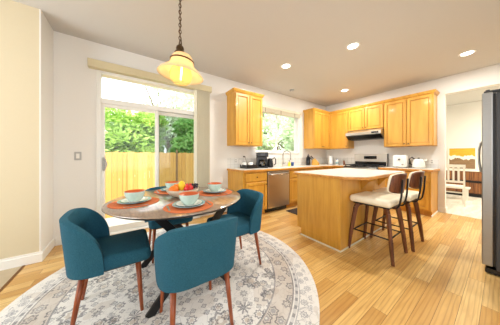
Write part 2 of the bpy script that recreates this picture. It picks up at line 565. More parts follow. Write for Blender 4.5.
# ------------------------------------------------------------------ the room
XA, YB, HC = -3.36, 5.41, 2.82           # window wall, stove wall, ceiling height
XL, YR = -2.955, -0.81                   # projecting wall on the left and the return that ends it
DY0, DY1, DZ1 = -0.37, 1.19, 2.43        # sliding door opening
WY0, WY1, WZ0, WZ1 = 2.50, 4.06, 1.25, 2.36   # kitchen window opening
WT = 0.15
XR, YK, YF = 1.6, -2.7, 8.6              # wall right, wall behind the camera, far wall of the dining room
OX, OZ = -0.69, 2.465                    # dining room opening

struct('floor', B(XL - 0.6, YK, -0.06, XR, YB, 0), M['floor'])
struct('floor_tiled', B(XL, YK, 0.0, -1.95, -0.925, 0.004), M['tile_floor'])
struct('trim_1', B(XL, -0.925, 0.0, -1.95, -0.905, 0.006), M['oak_dark'])
struct('floor_dining', B(XA, YB, -0.06, 3.2, YF, 0.0), M['carpet_pale'])
struct('ceiling', B(XA - WT, YK - 2.0, HC, XR + 2.3, YB, HC + 0.1), M['ceiling'])  # slab runs on past the right wall as an added sun-blocking eave
struct('ceiling_dining', B(XA - WT, YB, HC, 3.2, YF, HC + 0.1), M['ceiling'])

bm = bmesh.new()
box(bm, XA - WT, YR - 0.02, -0.06, XA, DY0, HC)
box(bm, XA - WT, DY0, DZ1, XA, DY1, HC)
box(bm, XA - WT, DY1, -0.06, XA, WY0, HC)
box(bm, XA - WT, WY0, -0.06, XA, WY1, WZ0)
box(bm, XA - WT, WY0, WZ1, XA, WY1, HC)
box(bm, XA - WT, WY1, -0.06, XA, YB + 0.12, HC)
struct('wall_window', bm, M['wall'])
struct('wall_left', B(XA, YK, 0, XL, YR, HC), M['wall_warm'])
struct('wall_return', B(XA, YR, 0, XL + 0.001, YR + 0.012, HC), M['wall'])
bm = bmesh.new()
box(bm, XA, YB, 0, OX, YB + 0.12, HC)
box(bm, OX, YB, OZ, XR, YB + 0.12, HC)
box(bm, 1.1, YB, 0, XR, YB + 0.12, OZ)
struct('wall_stove', bm, M['wall'])
# right wall with an opening added for a fill lamp, and the wall behind the camera with a wide one
bm = bmesh.new()
box(bm, XR, YK, 0, XR + .15, YB + .12, 0.6); box(bm, XR, YK, 2.55, XR + .15, YB + .12, HC)
box(bm, XR, YK, 0.6, XR + .15, -1.2, 2.55); box(bm, XR, 1.6, 0.6, XR + .15, YB + .12, 2.55)
struct('wall_right', bm, M['wall'])
bm = bmesh.new()
box(bm, XL, YK - .15, 0, XR, YK, 0.5); box(bm, XL, YK - .15, 2.6, XR, YK, HC)
box(bm, XL, YK - .15, 0.5, -2.75, YK, 2.6); box(bm, -0.7, YK - .15, 0.5, XR, YK, 2.6)
struct('wall_back', bm, M['wall'])
struct('wall_dining_far', B(XA, YF, 0, 3.2, YF + .12, HC), M['wall'])
struct('wall_dining_right', B(3.2, YB, 0, 3.32, YF + .12, HC), M['wall_warm'])

def baseboard(name, x0, y0, x1, y1):
    bm = bmesh.new()
    box(bm, x0, y0, 0, x1, y1, 0.095, 0.003); 
    dx, dy = x1 - x0, y1 - y0
    if dx < dy: box(bm, x0, y0, 0.095, x0 + dx * .6, y1, 0.115)
    else: box(bm, x0, y0 + dy * .4, 0.095, x1, y1, 0.115)
    struct(name, bm, M['trim'])
baseboard('baseboard_left', XL, YK + .01, XL + 0.016, YR + 0.028)
bm = B(XA, YR + .012, 0, XL, YR + 0.028, 0.105, 0.003)
struct('baseboard_return', bm, M['trim'])
baseboard('baseboard_window', XA, YR + 0.03, XA + 0.016, DY0 - 0.005)
struct('baseboard_door', B(XA, DY1 + .02, 0, XA + .016, 1.745, 0.11, 0.003), M['trim'])
struct('baseboard_stove', B(OX - 0.10, YB - 0.016, 0, OX, YB, 0.105, 0.003), M['trim'])
struct('baseboard_jamb', B(OX, YB - 0.016, 0, OX + 0.016, YB + 0.12, 0.105, 0.003), M['trim'])

# --- patio door: frame, transom, a sliding and a fixed panel
d1 = thing('door_1', 'white vinyl sliding patio door under a wide transom pane', 'door', (XA, DY0, 0)); d1['kind'] = 'structure'
def frame_bm(y0, y1, z0, z1, w, x0, x1, wb=None, bev=0.004):
    bm = bmesh.new(); wb = wb or w
    box(bm, x0, y0, z0, x1, y0 + w, z1, bev); box(bm, x0, y1 - w, z0, x1, y1, z1, bev)
    box(bm, x0 + .001, y0 + w, z0, x1 - .001, y1 - w, z0 + wb, bev); box(bm, x0 + .001, y0 + w, z1 - w, x1 - .001, y1 - w, z1, bev)
    return bm
DW_ = DY1 - DY0
bm = frame_bm(0, DW_, 0.0, DZ1, 0.05, -0.13, 0.018, 0.03)
box(bm, -0.12, 0.05, 1.955, 0.008, DW_ - .05, 2.03, 0.004)
obj('door_frame', bm, M['vinyl'], d1)
obj('transom_pane', B(-0.062, 0.05, 2.03, -0.056, DW_ - .05, DZ1 - .05), M['glass'], d1)
p1 = obj('sliding_panel', frame_bm(0.045, 0.80, 0.03, 1.955, 0.048, -0.045, -0.005, 0.09), M['vinyl'], d1)
obj('pane', B(-0.028, 0.093, 0.12, -0.022, 0.752, 1.907), M['glass'], p1)
bm = bmesh.new()
tube(bm, [(-0.005, 0.085, 0.98), (0.02, 0.085, 0.975), (0.028, 0.10, 1.0), (0.03, 0.115, 1.06), (0.028, 0.10, 1.12), (0.02, 0.085, 1.145), (-0.005, 0.085, 1.14)], 0.011)
box(bm, -0.006, 0.065, 0.96, 0.004, 0.098, 1.16, 0.003)
obj('door_handle', bm, M['grey_plastic'], p1, True)
p2 = obj('fixed_panel', frame_bm(0.76, DW_ - .05, 0.03, 1.955, 0.055, -0.105, -0.065, 0.09), M['vinyl'], d1)
obj('pane', B(-0.088, 0.815, 0.12, -0.082, DW_ - .105, 1.895), M['glass'], p2)
scf = obj('screen_panel', frame_bm(0.80, DW_ - .05, 0.03, 1.95, 0.03, -0.128, -0.112, 0.04), M['steel_dark'], d1, label='dark framed insect screen')
obj('screen_mesh', B(-0.121, 0.83, 0.07, -0.119, DW_ - .08, 1.92), M['screen'], scf)
struct('trim_2', B(XA, DY0 + .05, 0, XA + 0.05, DY1 - .05, 0.022, 0.004), M['vinyl'])

# --- kitchen window
w1 = thing('window_1', 'white two-pane kitchen window over the sink', 'window', (XA, WY0, WZ0)); w1['kind'] = 'structure'
WW, WH = WY1 - WY0, WZ1 - WZ0
obj('window_frame', frame_bm(0, WW, 0, WH, 0.045, -0.14, -0.085), M['vinyl'], w1)
for k, (a, b) in enumerate(((0.045, WW / 2 + .02), (WW / 2 - .02, WW - .045))):
    x = -0.11 + 0.02 * (k - 1)
    s_ = obj('sash', frame_bm(a, b, 0.045, WH - .045, 0.035, x - 0.01, x + 0.008), M['vinyl'], w1)
    obj('pane', B(x - .003, a + .035, 0.08, x + .001, b - .035, WH - .08), M['glass'], s_)
obj('window_sill', B(-0.085, 0.0, -0.001, 0.03, WW, 0.02, 0.004), M['trim'], w1)

# ------------------------------------------------------------------ outdoors
struct('patio_slab', B(-4.55, -4.0, -0.85, XA - WT, 7.0, -0.07), M['concrete'])
struct('ground', B(-18, -8, -1.0, -4.55, 22, -0.80), M['grass'])
f = thing('fence', 'yellow-brown vertical board fence across the back of the yard', 'fence', (-7.0, 0, -0.80))
bm = bmesh.new()
y = -4.0; k = 0
while y < 12:
    box(bm, -0.012 + 0.006 * (k % 2), y, 0.03, 0.012, y + 0.136, 2.09 + 0.012 * (k % 3)); y += 0.14; k += 1
obj('board_panel', bm, M['fence'], f)
bm = bmesh.new()
for z in (0.35, 1.65): box(bm, -0.06, -4.0, z, -0.013, 12, z + 0.09)
obj('rail', bm, M['grey_post'], f)
for yy in (-2.6, -0.1, 1.48, 3.4, 5.8, 8.2):
    obj('post', B(0.0135, yy, 0, 0.06, yy + .06, 2.05 + (0.16 if yy == 1.48 else 0), 0.006), M['grey_post'] if yy == 1.48 else M['fence'], f)

def tree(name, label, loc, blobs, n, leaf, mat, trunk_h, group):
    t = thing(name, label, 'tree', loc, 0, group)
    rnd = random.Random(hash((round(loc[0] * 10), round(loc[1] * 10))) & 0xffff)
    bm = bmesh.new()
    tot = sum(b[3] ** 2 for b in blobs)
    for (bx, by, bz, br, sz) in blobs:
        for _ in range(int(n * br * br / tot)):
            d = Vector((rnd.gauss(0, 1), rnd.gauss(0, 1), rnd.gauss(0, 1))).normalized() * br * (rnd.random() ** 0.35)
            c = Vector((bx + d.x, by + d.y, bz + d.z * sz))
            a = Vector((rnd.gauss(0, 1), rnd.gauss(0, 1), rnd.gauss(0, .6))).normalized()
            b = a.cross(Vector((rnd.gauss(0, 1), rnd.gauss(0, 1), rnd.gauss(0, 1)))).normalized()
            l = leaf * (0.6 + 0.8 * rnd.random())
            vs = [bm.verts.new(c + a * l * p + b * l * q + a.cross(b) * h * l) for p, q, h in ((-1, 0, 0), (0, -.45, .12), (1, 0, -.1), (0, .45, .12))]
            bm.faces.new(vs)
    me = bpy.data.meshes.new('foliage'); bm.to_mesh(me); bm.free(); me.materials.append(mat)
    o = bpy.data.objects.new('foliage', me); COL.objects.link(o); o.parent = t
    bm = bmesh.new()
    tube(bm, [(0, 0, 0), (0.05, 0.02, trunk_h * .5), (0, 0.05, trunk_h)], 0.12, 8, 0.05)
    for (bx, by, bz, br, sz) in blobs:
        tube(bm, [(0.02, 0.03, trunk_h * .55), (bx * .6, by * .6, bz * .8), (bx, by, bz)], 0.05, 6, 0.015)
    obj('trunk', bm, M['bark'], t)
GT = 'trees and tall shrubs beyond the fence'
def crown(n, w, h0, h1, r0, r1, seed):
    rnd = random.Random(seed)
    return [(rnd.uniform(-.45, .45), rnd.uniform(-w, w), h0 + (h1 - h0) * (k + rnd.random()) / n, rnd.uniform(r0, r1), 0.85) for k in range(n)]
tree('leafy_tree', 'bushy tree at the far left of the patio door view, above the fence', (-8.6, -2.45, -.80), crown(14, .6, 1.45, 3.55, .5, .75, 5), 5000, .12, M['leaf_a'], 2.4, GT)
tree('leafy_tree', 'bright green leafy tree above the fence in the left pane of the patio door', (-8.7, 0.1, -.80), crown(16, .75, 1.45, 3.45, .5, .75, 3), 6500, .12, M['leaf_a'], 2.4, GT)
tree('leafy_tree', 'green leafy tree above the fence in the right screened pane of the patio door', (-8.7, 2.75, -.80), crown(16, .75, 1.45, 3.55, .5, .75, 4), 6500, .12, M['leaf_b'], 2.4, GT)
tree('tall_tree', 'tall haze-paled tree whose thin crown shows in the transom pane', (-11.8, 2.0, -.80), crown(14, 1.8, 2.5, 7.0, .6, .95, 6), 3400, .13, M['leaf_haze'], 4.2, GT)
tree('leafy_tree', 'haze-paled green tree seen through the left half of the kitchen window', (-8.6, 6.9, -.80), crown(24, .95, 1.3, 5.8, .55, .82, 8), 9500, .12, M['leaf_haze'], 4.4, GT)
tree('leafy_tree', 'haze-paled green tree seen through the right half of the kitchen window', (-8.4, 10.6, -.80), crown(24, .95, 1.3, 5.8, .55, .82, 9), 9500, .12, M['leaf_haze'], 4.4, GT)
tree('tall_tree', 'tall haze-paled tree filling the gap in the middle of the kitchen window', (-12.6, 12.0, -.80), crown(26, 2.4, 1.6, 8.2, .8, 1.1, 11), 7000, .16, M['leaf_haze'], 6.0, GT)

# ------------------------------------------------------------------ blinds, switch
v = thing('vertical_blind', 'beige vertical blind over the patio door, vanes stacked at its right', 'blinds', (XA, 0, 0))
bm = B(0.001, -0.455, 2.425, 0.105, 1.355, 2.535, 0.006, 2)
obj('valance', bm, M['blind'], v)
for k in range(9):
    y = 1.045 + 0.031 * k
    bm = bmesh.new(); bar(bm, (0.065, y, 0.06), (0.065, y, 2.424), 0.004, 0.078, (cos(.55), sin(.55), 0))
    obj('vane', bm, M['blind_pale'], v)
v = thing('venetian_blind', 'pale slatted blind pulled up at the top of the kitchen window', 'blinds', (XA, WY0, 2.26))
obj('head_rail', B(0.001, -0.03, 0.10, 0.055, WW + 0.03, 0.16, 0.004), M['blind_pale'], v)
bm = bmesh.new()
for k in range(8): box(bm, 0.004, 0.0, 0.002 + .0125 * k, 0.05, WW, 0.0095 + .0125 * k)
obj('slat_stack', bm, M['blind_pale'], v)
for yy in (.25, WW / 2, WW - .25):
    obj('cord', B(0.0505, yy, 0.0, 0.053, yy + .012, 0.11), M['oak_dark'], v)
s = thing('light_switch', 'grey-white light switch plate left of the patio door', 'light switch', (XA, -0.565, 1.18))
obj('plate', B(0.0005, -0.036, -0.058, 0.007, 0.036, 0.058, 0.003), M['grey_plastic'], s)
obj('rocker', B(0.0075, -0.017, -0.034, 0.012, 0.017, 0.034, 0.002), M['white_plastic'], s)

# ------------------------------------------------------------------ cabinets
def door_bm(w, h, t=0.024, rail=0.055):
    """flat recessed-panel door in the local x-z plane, front at y = -t"""
    bm = bmesh.new()
    box(bm, 0, -t, 0, rail, 0, h, .004); box(bm, w - rail, -t, 0, w, 0, h, .004)
    box(bm, rail, -t + .0006, 0, w - rail, -.0006, rail, .004); box(bm, rail, -t + .0006, h - rail, w - rail, -.0006, h, .004)
    box(bm, rail - .002, -t + 0.019, rail - .002, w - rail + .002, -.002, h - rail + .002)
    box(bm, rail + .009, -t + 0.010, rail + .009, w - rail - .009, -t + .0195, h - rail - .009, .003)
    return bm
def knob_bm():
    bm = bmesh.new()
    lathe(bm, [(0, 0.026), (0.010, 0.024), (0.014, 0.018), (0.010, 0.010), (0.005, 0.006), (0.006, 0)], 12)
    bmesh.ops.rotate(bm, verts=bm.verts, matrix=Matrix.Rotation(pi / 2, 3, 'X'))
    return bm

# cabinets are built in a local frame: x along the front, y = 0 at the front face (depth towards +y), z up
def cab(name, label, loc, rz, w, d, h, doors, drawers=(), crown=False, toe=0.0, group=None, knob_low=True, carcass=True):
    t = thing(name, label, 'cabinet', loc, rz, group)
    bm = bmesh.new()
    box(bm, 0, 0.0, toe, w, d, h, 0.002)
    if toe: box(bm, 0.0, 0.07, 0, w, d, toe)
    obj('body', bm, M['maple'], t)
    if crown:
        bm = bmesh.new()
        e0, e1 = crown
        pr = [(0, 0), (-0.012, 0.008), (-0.03, 0.04), (-0.036, 0.055), (-0.036, 0.065), (0.0, 0.065)]
        prev = None
        for (x, z) in pr:
            cur = [bm.verts.new((0 + (x if e0 else 0), x, h + z)), bm.verts.new((w - (x if e1 else 0), x, h + z)),
                   bm.verts.new((w - (x if e1 else 0), d, h + z)), bm.verts.new((0 + (x if e0 else 0), d, h + z))]
            if prev:
                for i in range(4): bm.faces.new((prev[i], prev[(i + 1) % 4], cur[(i + 1) % 4], cur[i]))
            else: bm.faces.new(cur[::-1])
            prev = cur
        bm.faces.new(prev)
        obj('crown_molding', bm, M['maple'], t)
    for (x0, x1, z0, z1, kside) in doors:
        dd = obj('door', door_bm(x1 - x0, z1 - z0), M['maple'], t, loc=(x0, -.001, z0))
        kz = 0.05 if knob_low else (z1 - z0) - 0.05
        kx = 0.03 if kside == 'l' else (x1 - x0) - 0.03
        obj('knob', knob_bm(), M['bronze'], dd, True, loc=(kx, -.0235, kz))
    for (x0, x1, z0, z1) in drawers:
        dd = obj('drawer', B(x0 - x0, -0.02, 0, x1 - x0, 0, z1 - z0, 0.006, 2), M['maple'], t, loc=(x0, -.001, z0))
        obj('knob', knob_bm(), M['bronze'], dd, True, loc=((x1 - x0) / 2, -.0195, (z1 - z0) / 2))
    return t

RA = pi / 2            # cabinets on the window wall: local x -> +Y, depth -> -X
FX = XA + 0.61         # base cabinet front on the window wall
UX = XA + 0.33         # wall cabinet front on the window wall
UY = YB - 0.33
FY = YB - 0.61
UZ = 1.395
GU, GB = 'honey maple wall cabinets', 'honey maple base cabinets'
cab('wall_cabinet', 'two-door maple wall cabinet standing alone left of the kitchen window', (UX, 1.735, UZ), RA, 0.70, 0.328, 1.06,
    [(0.012, 0.345, 0.01, 1.045, 'r'), (0.355, 0.688, 0.01, 1.045, 'l')], crown=(1, 1), group=GU)
cab('wall_cabinet', 'two-door maple wall cabinet in the corner right of the kitchen window', (UX, 4.27, UZ), RA, UY - 4.27 - 0.002, 0.328, 1.06,
    [(0.012, 0.395, 0.01, 1.045, 'r'), (0.405, 0.775, 0.01, 1.045, 'l')], crown=(1, 0), group=GU)
cab('wall_cabinet', 'single-door maple wall cabinet between the corner and the range hood', (UX - .328, UY, UZ), 0, -2.475 - (UX - .328), 0.328, 1.06,
    [(0.345, 0.87, 0.01, 1.045, 'r')], crown=(0, 0), group=GU)
cab('wall_cabinet', 'short two-door maple wall cabinet above the range hood', (-2.473, UY, 1.865), 0, 0.826, 0.328, 0.59,
    [(0.012, 0.408, 0.01, 0.575, 'r'), (0.418, 0.814, 0.01, 0.575, 'l')], crown=(0, 0), group=GU)
cab('wall_cabinet', 'wide two-door maple wall cabinet right of the range hood, nearest the dining room', (-1.645, UY, UZ), 0, 0.845, 0.328, 1.06,
    [(0.012, 0.418, 0.01, 1.045, 'r'), (0.428, 0.833, 0.01, 1.045, 'l')], crown=(0, 1), group=GU)

TOE = 0.10
BH = 0.872
cab('base_cabinet', 'maple base cabinet with drawer over door left of the dishwasher', (FX, 1.755, 0), RA, 0.578, 0.606, BH,
    [(0.05, 0.562, 0.13, 0.665, 'r')], [(0.05, 0.562, 0.69, 0.85)], toe=TOE, group=GB, knob_low=False)
cab('base_cabinet', 'maple sink base cabinet right of the dishwasher', (FX, 2.965, 0), RA, 1.0, 0.606, BH,
    [(0.015, 0.49, 0.13, 0.665, 'r'), (0.51, 0.985, 0.13, 0.665, 'l')], [(0.015, 0.49, 0.69, 0.85), (0.51, 0.985, 0.69, 0.85)], toe=TOE, group=GB, knob_low=False)
cab('base_cabinet', 'maple corner base cabinet beyond the sink', (FX, 3.967, 0), RA, FY - 3.967 - .002, 0.606, BH,
    [(0.02, 0.40, 0.13, 0.665, 'l')], [(0.02, 0.40, 0.69, 0.85)], toe=TOE, group=GB, knob_low=False)
cab('base_cabinet', 'maple base cabinet between the corner and the stove', (XA + .002, FY, 0), 0, -2.445 - XA - .004, 0.606, BH,
    [(0.63, 0.89, 0.13, 0.665, 'r')], [(0.63, 0.89, 0.69, 0.85)], toe=TOE, group=GB, knob_low=False)
cab('base_cabinet', 'maple base cabinet right of the stove, behind the bar stools', (-1.645, FY, 0), 0, 0.853, 0.606, BH,
    [(0.02, 0.41, 0.13, 0.665, 'r'), (0.425, 0.825, 0.13, 0.665, 'l')], [(0.02, 0.41, 0.69, 0.85), (0.425, 0.825, 0.69, 0.85)], toe=TOE, group=GB, knob_low=False)
struct('trim_3', B(-0.792, FY - .004, 0, -0.78, YB - .017, 0.035, .002), M['trim'])
struct('trim_4', B(-1.6, FY + .058, 0, -0.78, FY + .068, 0.02, .002), M['maple_edge'])

# worktops
c = thing('countertop', 'pale L-shaped countertop with wood edge along the window wall and corner', 'countertop', (XA, 1.745, BH + .002))
EX = 0.65
L_ = [(0.002, 0), (EX, 0), (EX, FY - 0.04 - 1.745), (-2.45 - XA, FY - 0.04 - 1.745), (-2.45 - XA, YB - 1.745 - .002), (0.002, YB - 1.745 - .002)]
bm = bmesh.new(); prism(bm, [(x, y) for x, y in L_], 0.0, 0.042)
obj('top', bm, M['counter'], c)
bm = bmesh.new()
box(bm, EX, -0.012, 0.0, EX + .014, FY - .04 - 1.745, 0.041, .003)
box(bm, 0.002, -0.013, 0.0, EX, 0, 0.041, .003)
obj('wood_edge', bm, M['maple_edge'], c)
bm = bmesh.new(); box(bm, EX - .02, FY - .055 - 1.745, 0.0, -2.45 - XA, FY - .0405 - 1.745, 0.041, .003)
obj('wood_edge', bm, M['maple_edge'], c)
c = thing('countertop', 'short countertop with wood edge right of the stove', 'countertop', (-1.645, FY, BH + .002))
obj('top', B(0, -0.04, 0, 0.87, 0.606, 0.042), M['counter'], c)
bm = bmesh.new(); box(bm, 0, -0.054, 0, 0.884, -0.0405, 0.041, .003); box(bm, 0.8705, -0.04, 0, 0.884, 0.606, 0.041, .003)
obj('wood_edge', bm, M['maple_edge'], c)
CT = BH + 0.044
struct('wall_window_tile', B(XA + .0005, 1.745, CT + .0005, XA + 0.0018, YB - .012, CT + 0.22), M['tile'])
struct('wall_stove_tile', B(XA + .012, YB - 0.0018, CT + .0005, -2.45, YB - .0005, CT + 0.22), M['tile'])
struct('wall_end_tile', B(-1.645, YB - 0.0018, CT + .0005, -0.78, YB - .0005, CT + 0.18), M['tile'])

# sink and tap
s = thing('kitchen_faucet', 'tall brushed gooseneck faucet under the kitchen window', 'faucet', (XA + .13, 3.28, CT))
bm = bmesh.new(); lathe(bm, [(0, 0), (.03, 0), (.03, .008), (.02, .02), (.017, .10), (0.0, .10)], 14)
obj('base', bm, M['chrome'], s, True)
bm = bmesh.new()
pts = [(0, 0, 0.09), (0, 0, 0.30)] + [(0.10 - 0.10 * cos(a), 0.03 * (1 - cos(a)), 0.30 + 0.10 * sin(a)) for a in [pi * k / 8 for k in range(1, 9)]] + [(0.2, 0.06, 0.25)]
tube(bm, pts, 0.011)
obj('spout', bm, M['chrome'], s, True)
bm = bmesh.new(); tube(bm, [(0.2, 0.06, 0.251), (0.2, 0.06, 0.17)], 0.014, 10, .018); obj('spray_head', bm, M['chrome'], s, True)
bm = bmesh.new(); tube(bm, [(0, 0.018, 0.06), (0.0, 0.05, 0.075), (0.01, 0.09, 0.11)], 0.007); obj('lever', bm, M['chrome'], s, True)
s = thing('soap_bottle', 'yellow soap bottle beside the faucet', 'soap bottle', (XA + .14, 3.50, CT))
bm = bmesh.new(); lathe(bm, [(0, 0), (.032, 0), (.034, .02), (.034, .08), (.014, .11), (.012, .12), (0, .12)], 16); obj('bottle_body', bm, M['sponge'], s, True)
bm = bmesh.new(); lathe(bm, [(0, .121), (.013, .121), (.013, .135), (.005, .138), (.005, .16), (0, .16)], 10); box(bm, -.006, -.03, .15, .006, .006, .16); obj('pump', bm, M['black_plastic'], s)
s = thing('scrub_brush_cup', 'blue cup holding scrub brushes right of the yellow soap bottle', 'cup', (XA + .16, 3.60, CT))
bm = bmesh.new(); lathe(bm, [(0, 0), (.036, 0), (.04, .10), (.037, .10), (.034, .006), (0, .006)], 16); obj('cup', bm, M['blue_plastic'], s, True)
bm = bmesh.new(); tube(bm, [(0.0, 0, .01), (.01, .02, .17)], .006, 6); ball(bm, (.012, .022, .18), .018, 1); tag(obj('scrub_brush', bm, M['white_plastic'], None, True, loc=s.location), 'white scrub brush standing in the blue cup by the sink', 'brush')

# dishwasher
d = thing('dishwasher', 'stainless dishwasher with bar handle under the counter', 'dishwasher', (FX, 2.336, 0), RA)
obj('body', B(0.003, 0.002, TOE, 0.624, 0.60, 0.868), M['steel_dark'], d)
dd = obj('door', B(0.006, -0.03, TOE + .005, 0.621, 0.0, 0.862, 0.005, 2), M['steel_light'], d)
obj('control_strip', B(0.02, -0.0315, 0.815, 0.607, -0.0305, 0.852), M['steel'], dd)
bm = bmesh.new(); tube(bm, [(0.06, -0.03, 0.80), (0.06, -0.065, 0.80), (0.565, -0.065, 0.80), (0.565, -0.03, 0.80)], 0.014)
obj('handle', bm, M['white_metal'], dd, True)
obj('toe_panel', B(0.006, 0.06, 0.004, 0.621, 0.075, TOE), M['black_plastic'], d)

# ------------------------------------------------------------------ stove and hood
s = thing('gas_range', 'stainless gas range with black cast-iron grates and control backguard', 'stove', (-2.438, YB - 0.67, 0))
SW = 0.776
obj('body', B(0, 0.04, 0.03, SW, 0.655, 0.895), M['steel_dark'], s)
dd = obj('oven_door', B(0.004, 0.0, 0.2, SW - .004, 0.04, 0.80, .005), M['steel'], s)
obj('oven_window', B(0.12, -0.002, 0.33, SW - .12, 0.0, 0.62), M['dark_glass'], dd)
bm = bmesh.new(); tube(bm, [(0.06, 0, .76), (0.06, -.045, .76), (SW - .06, -.045, .76), (SW - .06, 0, .76)], .011); obj('oven_handle', bm, M['chrome'], dd, True)
obj('drawer', B(0.004, 0.0, 0.03, SW - .004, 0.04, 0.195, .004), M['steel'], s)
kp = obj('knob_panel', B(0.0, -0.008, 0.802, SW, 0.04, 0.895, .004), M['steel'], s)
for k in range(5):
    bm = bmesh.new(); tube(bm, [(0.1 + .144 * k, -.008, .85), (0.1 + .144 * k, -.04, .85)], .02, 14); obj('knob', bm, M['black_plastic'], s, True)
obj('cooktop', B(0, -0.005, 0.896, SW, 0.60, 0.915, .003), M['black_plastic'], s)
for k in range(3):
    bm = bmesh.new(); x0 = 0.03 + k * 0.245
    for yy in (0.03, 0.29, 0.55): box(bm, x0, yy, 0.944, x0 + .226, yy + .014, 0.958)
    for xx in (0, 0.106, 0.212): box(bm, x0 + xx, 0.03, 0.9435, x0 + xx + .014, 0.564, 0.9575)
    for xx in (0, 0.212):
        for yy in (.03, .55): box(bm, x0 + xx, yy, 0.9155, x0 + xx + .014, yy + .014, .944)
    for yy in (0.16, 0.42):
        box(bm, x0 + .03, yy, 0.943, x0 + .196, yy + .012, .957)
    obj('grate', bm, M['grate'], s)
for (x, y) in ((.14, .16), (.14, .42), (.39, .29), (.635, .16), (.635, .42)):
    bm = bmesh.new(); lathe(bm, [(0, .9155), (.045, .9155), (.045, .925), (.03, .935), (0, .935)], 18, x, y); obj('burner', bm, M['black_plastic'], s, True)
bm = bmesh.new()
box(bm, 0, 0.604, 0.896, SW, 0.655, 1.235, .006, 2)
bk = obj('backguard', bm, M['steel_light'], s)
obj('vent_strip', B(0.02, 0.600, 0.93, SW - .02, 0.6035, 1.03), M['dark_glass'], bk)
obj('display', B(0.25, 0.600, 1.10, 0.55, 0.6035, 1.18), M['dark_glass'], bk)
obj('end_cap', B(SW + .0005, 0.60, 0.9155, SW + .012, 0.655, 1.235), M['black_plastic'], bk)

h = thing('range_hood', 'stainless range hood with dark underside above the stove', 'range hood', (-2.471, YB, 1.62))
HW = 0.822
bm = bmesh.new()
prof = [(-0.012, 0.0), (-0.34, 0.02), (-0.50, 0.105), (-0.50, 0.175), (-0.34, 0.242), (-0.012, 0.242)]
lo = [bm.verts.new((0, y, z)) for y, z in prof]; hi = [bm.verts.new((HW, y, z)) for y, z in prof]
bm.faces.new(lo[::-1]); bm.faces.new(hi)
for i in range(6): bm.faces.new((lo[i], lo[(i + 1) % 6], hi[(i + 1) % 6], hi[i]))
obj('hood_shell', bm, M['steel_light'], h)
bm = bmesh.new(); bar(bm, (HW / 2, -0.345, 0.0145), (HW / 2, -0.492, 0.0935), HW - .05, 0.01, (0, 0.5, 1))
bm.free()
bm = bmesh.new(); box(bm, 0.03, -0.33, -0.006, HW - .03, -0.03, 0.0)
obj('filter_panel', bm, M['steel_dark'], h)
bm = bmesh.new()
q = [(0.01, -0.345, 0.012), (HW - .01, -0.345, 0.012), (HW - .01, -0.495, 0.092), (0.01, -0.495, 0.092)]
a = [bm.verts.new((x, y - .002, z - .005)) for x, y, z in q]; b = [bm.verts.new((x, y - .004, z - .010)) for x, y, z in q]
bm.faces.new(a); bm.faces.new(b[::-1])
for i in range(4): bm.faces.new((a[i], a[(i + 1) % 4], b[(i + 1) % 4], b[i]))
obj('underside_lip', bm, M['black_plastic'], h)
obj('control_panel', B(HW - .2, -0.503, 0.12, HW - .05, -0.5005, 0.16), M['dark_glass'], h)

# ------------------------------------------------------------------ island
IX0, IX1, IY0, IY1, IZ = -1.815, -1.15, 2.15, 3.62, 0.937
i_ = thing('kitchen_island', 'maple kitchen island with white top, in front of the stove', 'kitchen island', (0, 0, 0))
bm = bmesh.new()
box(bm, IX0, IY0, 0.10, IX1, IY1, IZ - .04, .002)
box(bm, IX0 + 0.075, IY0, 0.0, IX1, IY1, 0.10)
obj('body', bm, M['maple'], i_)
bm = bmesh.new(); box(bm, IX1 - 0.03, IY0 - 0.012, 0.0, IX1 + 0.012, IY0 + 0.24, IZ - .041, .003); obj('corner_panel', bm, M['maple'], i_)
bm = bmesh.new()
box(bm, IX0 + .075, IY0 - .02, 0, IX1 + .02, IY0 - .0125, .022, .002); box(bm, IX1 + .0125, IY0 - .012, 0, IX1 + .02, IY1, .022, .002)
obj('shoe_molding', bm, M['blind_pale'], i_)
top = [(-1.85, 2.12), (-1.075, 2.12), (-0.90, 2.30), (-0.90, 3.66), (-1.85, 3.66)]
bm = bmesh.new(); prism(bm, top, IZ - .008, IZ, .002); obj('top', bm, M['counter'], i_)
bm = bmesh.new(); prism(bm, [(x + (.012 if x > -1.2 else -.012 if x < -1.5 else 0) * .8, y + (-.01 if y < 2.4 else .01)) for x, y in top], IZ - .039, IZ - .0085, .003)
obj('wood_edge', bm, M['maple_edge'], i_)
for yy in (2.72, 3.32):
    bm = bmesh.new()
    pts = [(IX1 + .0005, IZ - .041), (-0.96, IZ - .041), (-0.97, IZ - .07), (-1.06, IZ - .12), (-1.12, IZ - .2), (IX1 + .0005, IZ - .24)]
    lo = [bm.verts.new((x, yy, z)) for x, z in pts]; hi = [bm.verts.new((x, yy + .04, z)) for x, z in pts]
    bm.faces.new(lo); bm.faces.new(hi[::-1])
    for k in range(len(pts)): bm.faces.new((lo[k], lo[(k + 1) % len(pts)], hi[(k + 1) % len(pts)], hi[k]))
    obj('bracket', bm, M['maple'], i_)

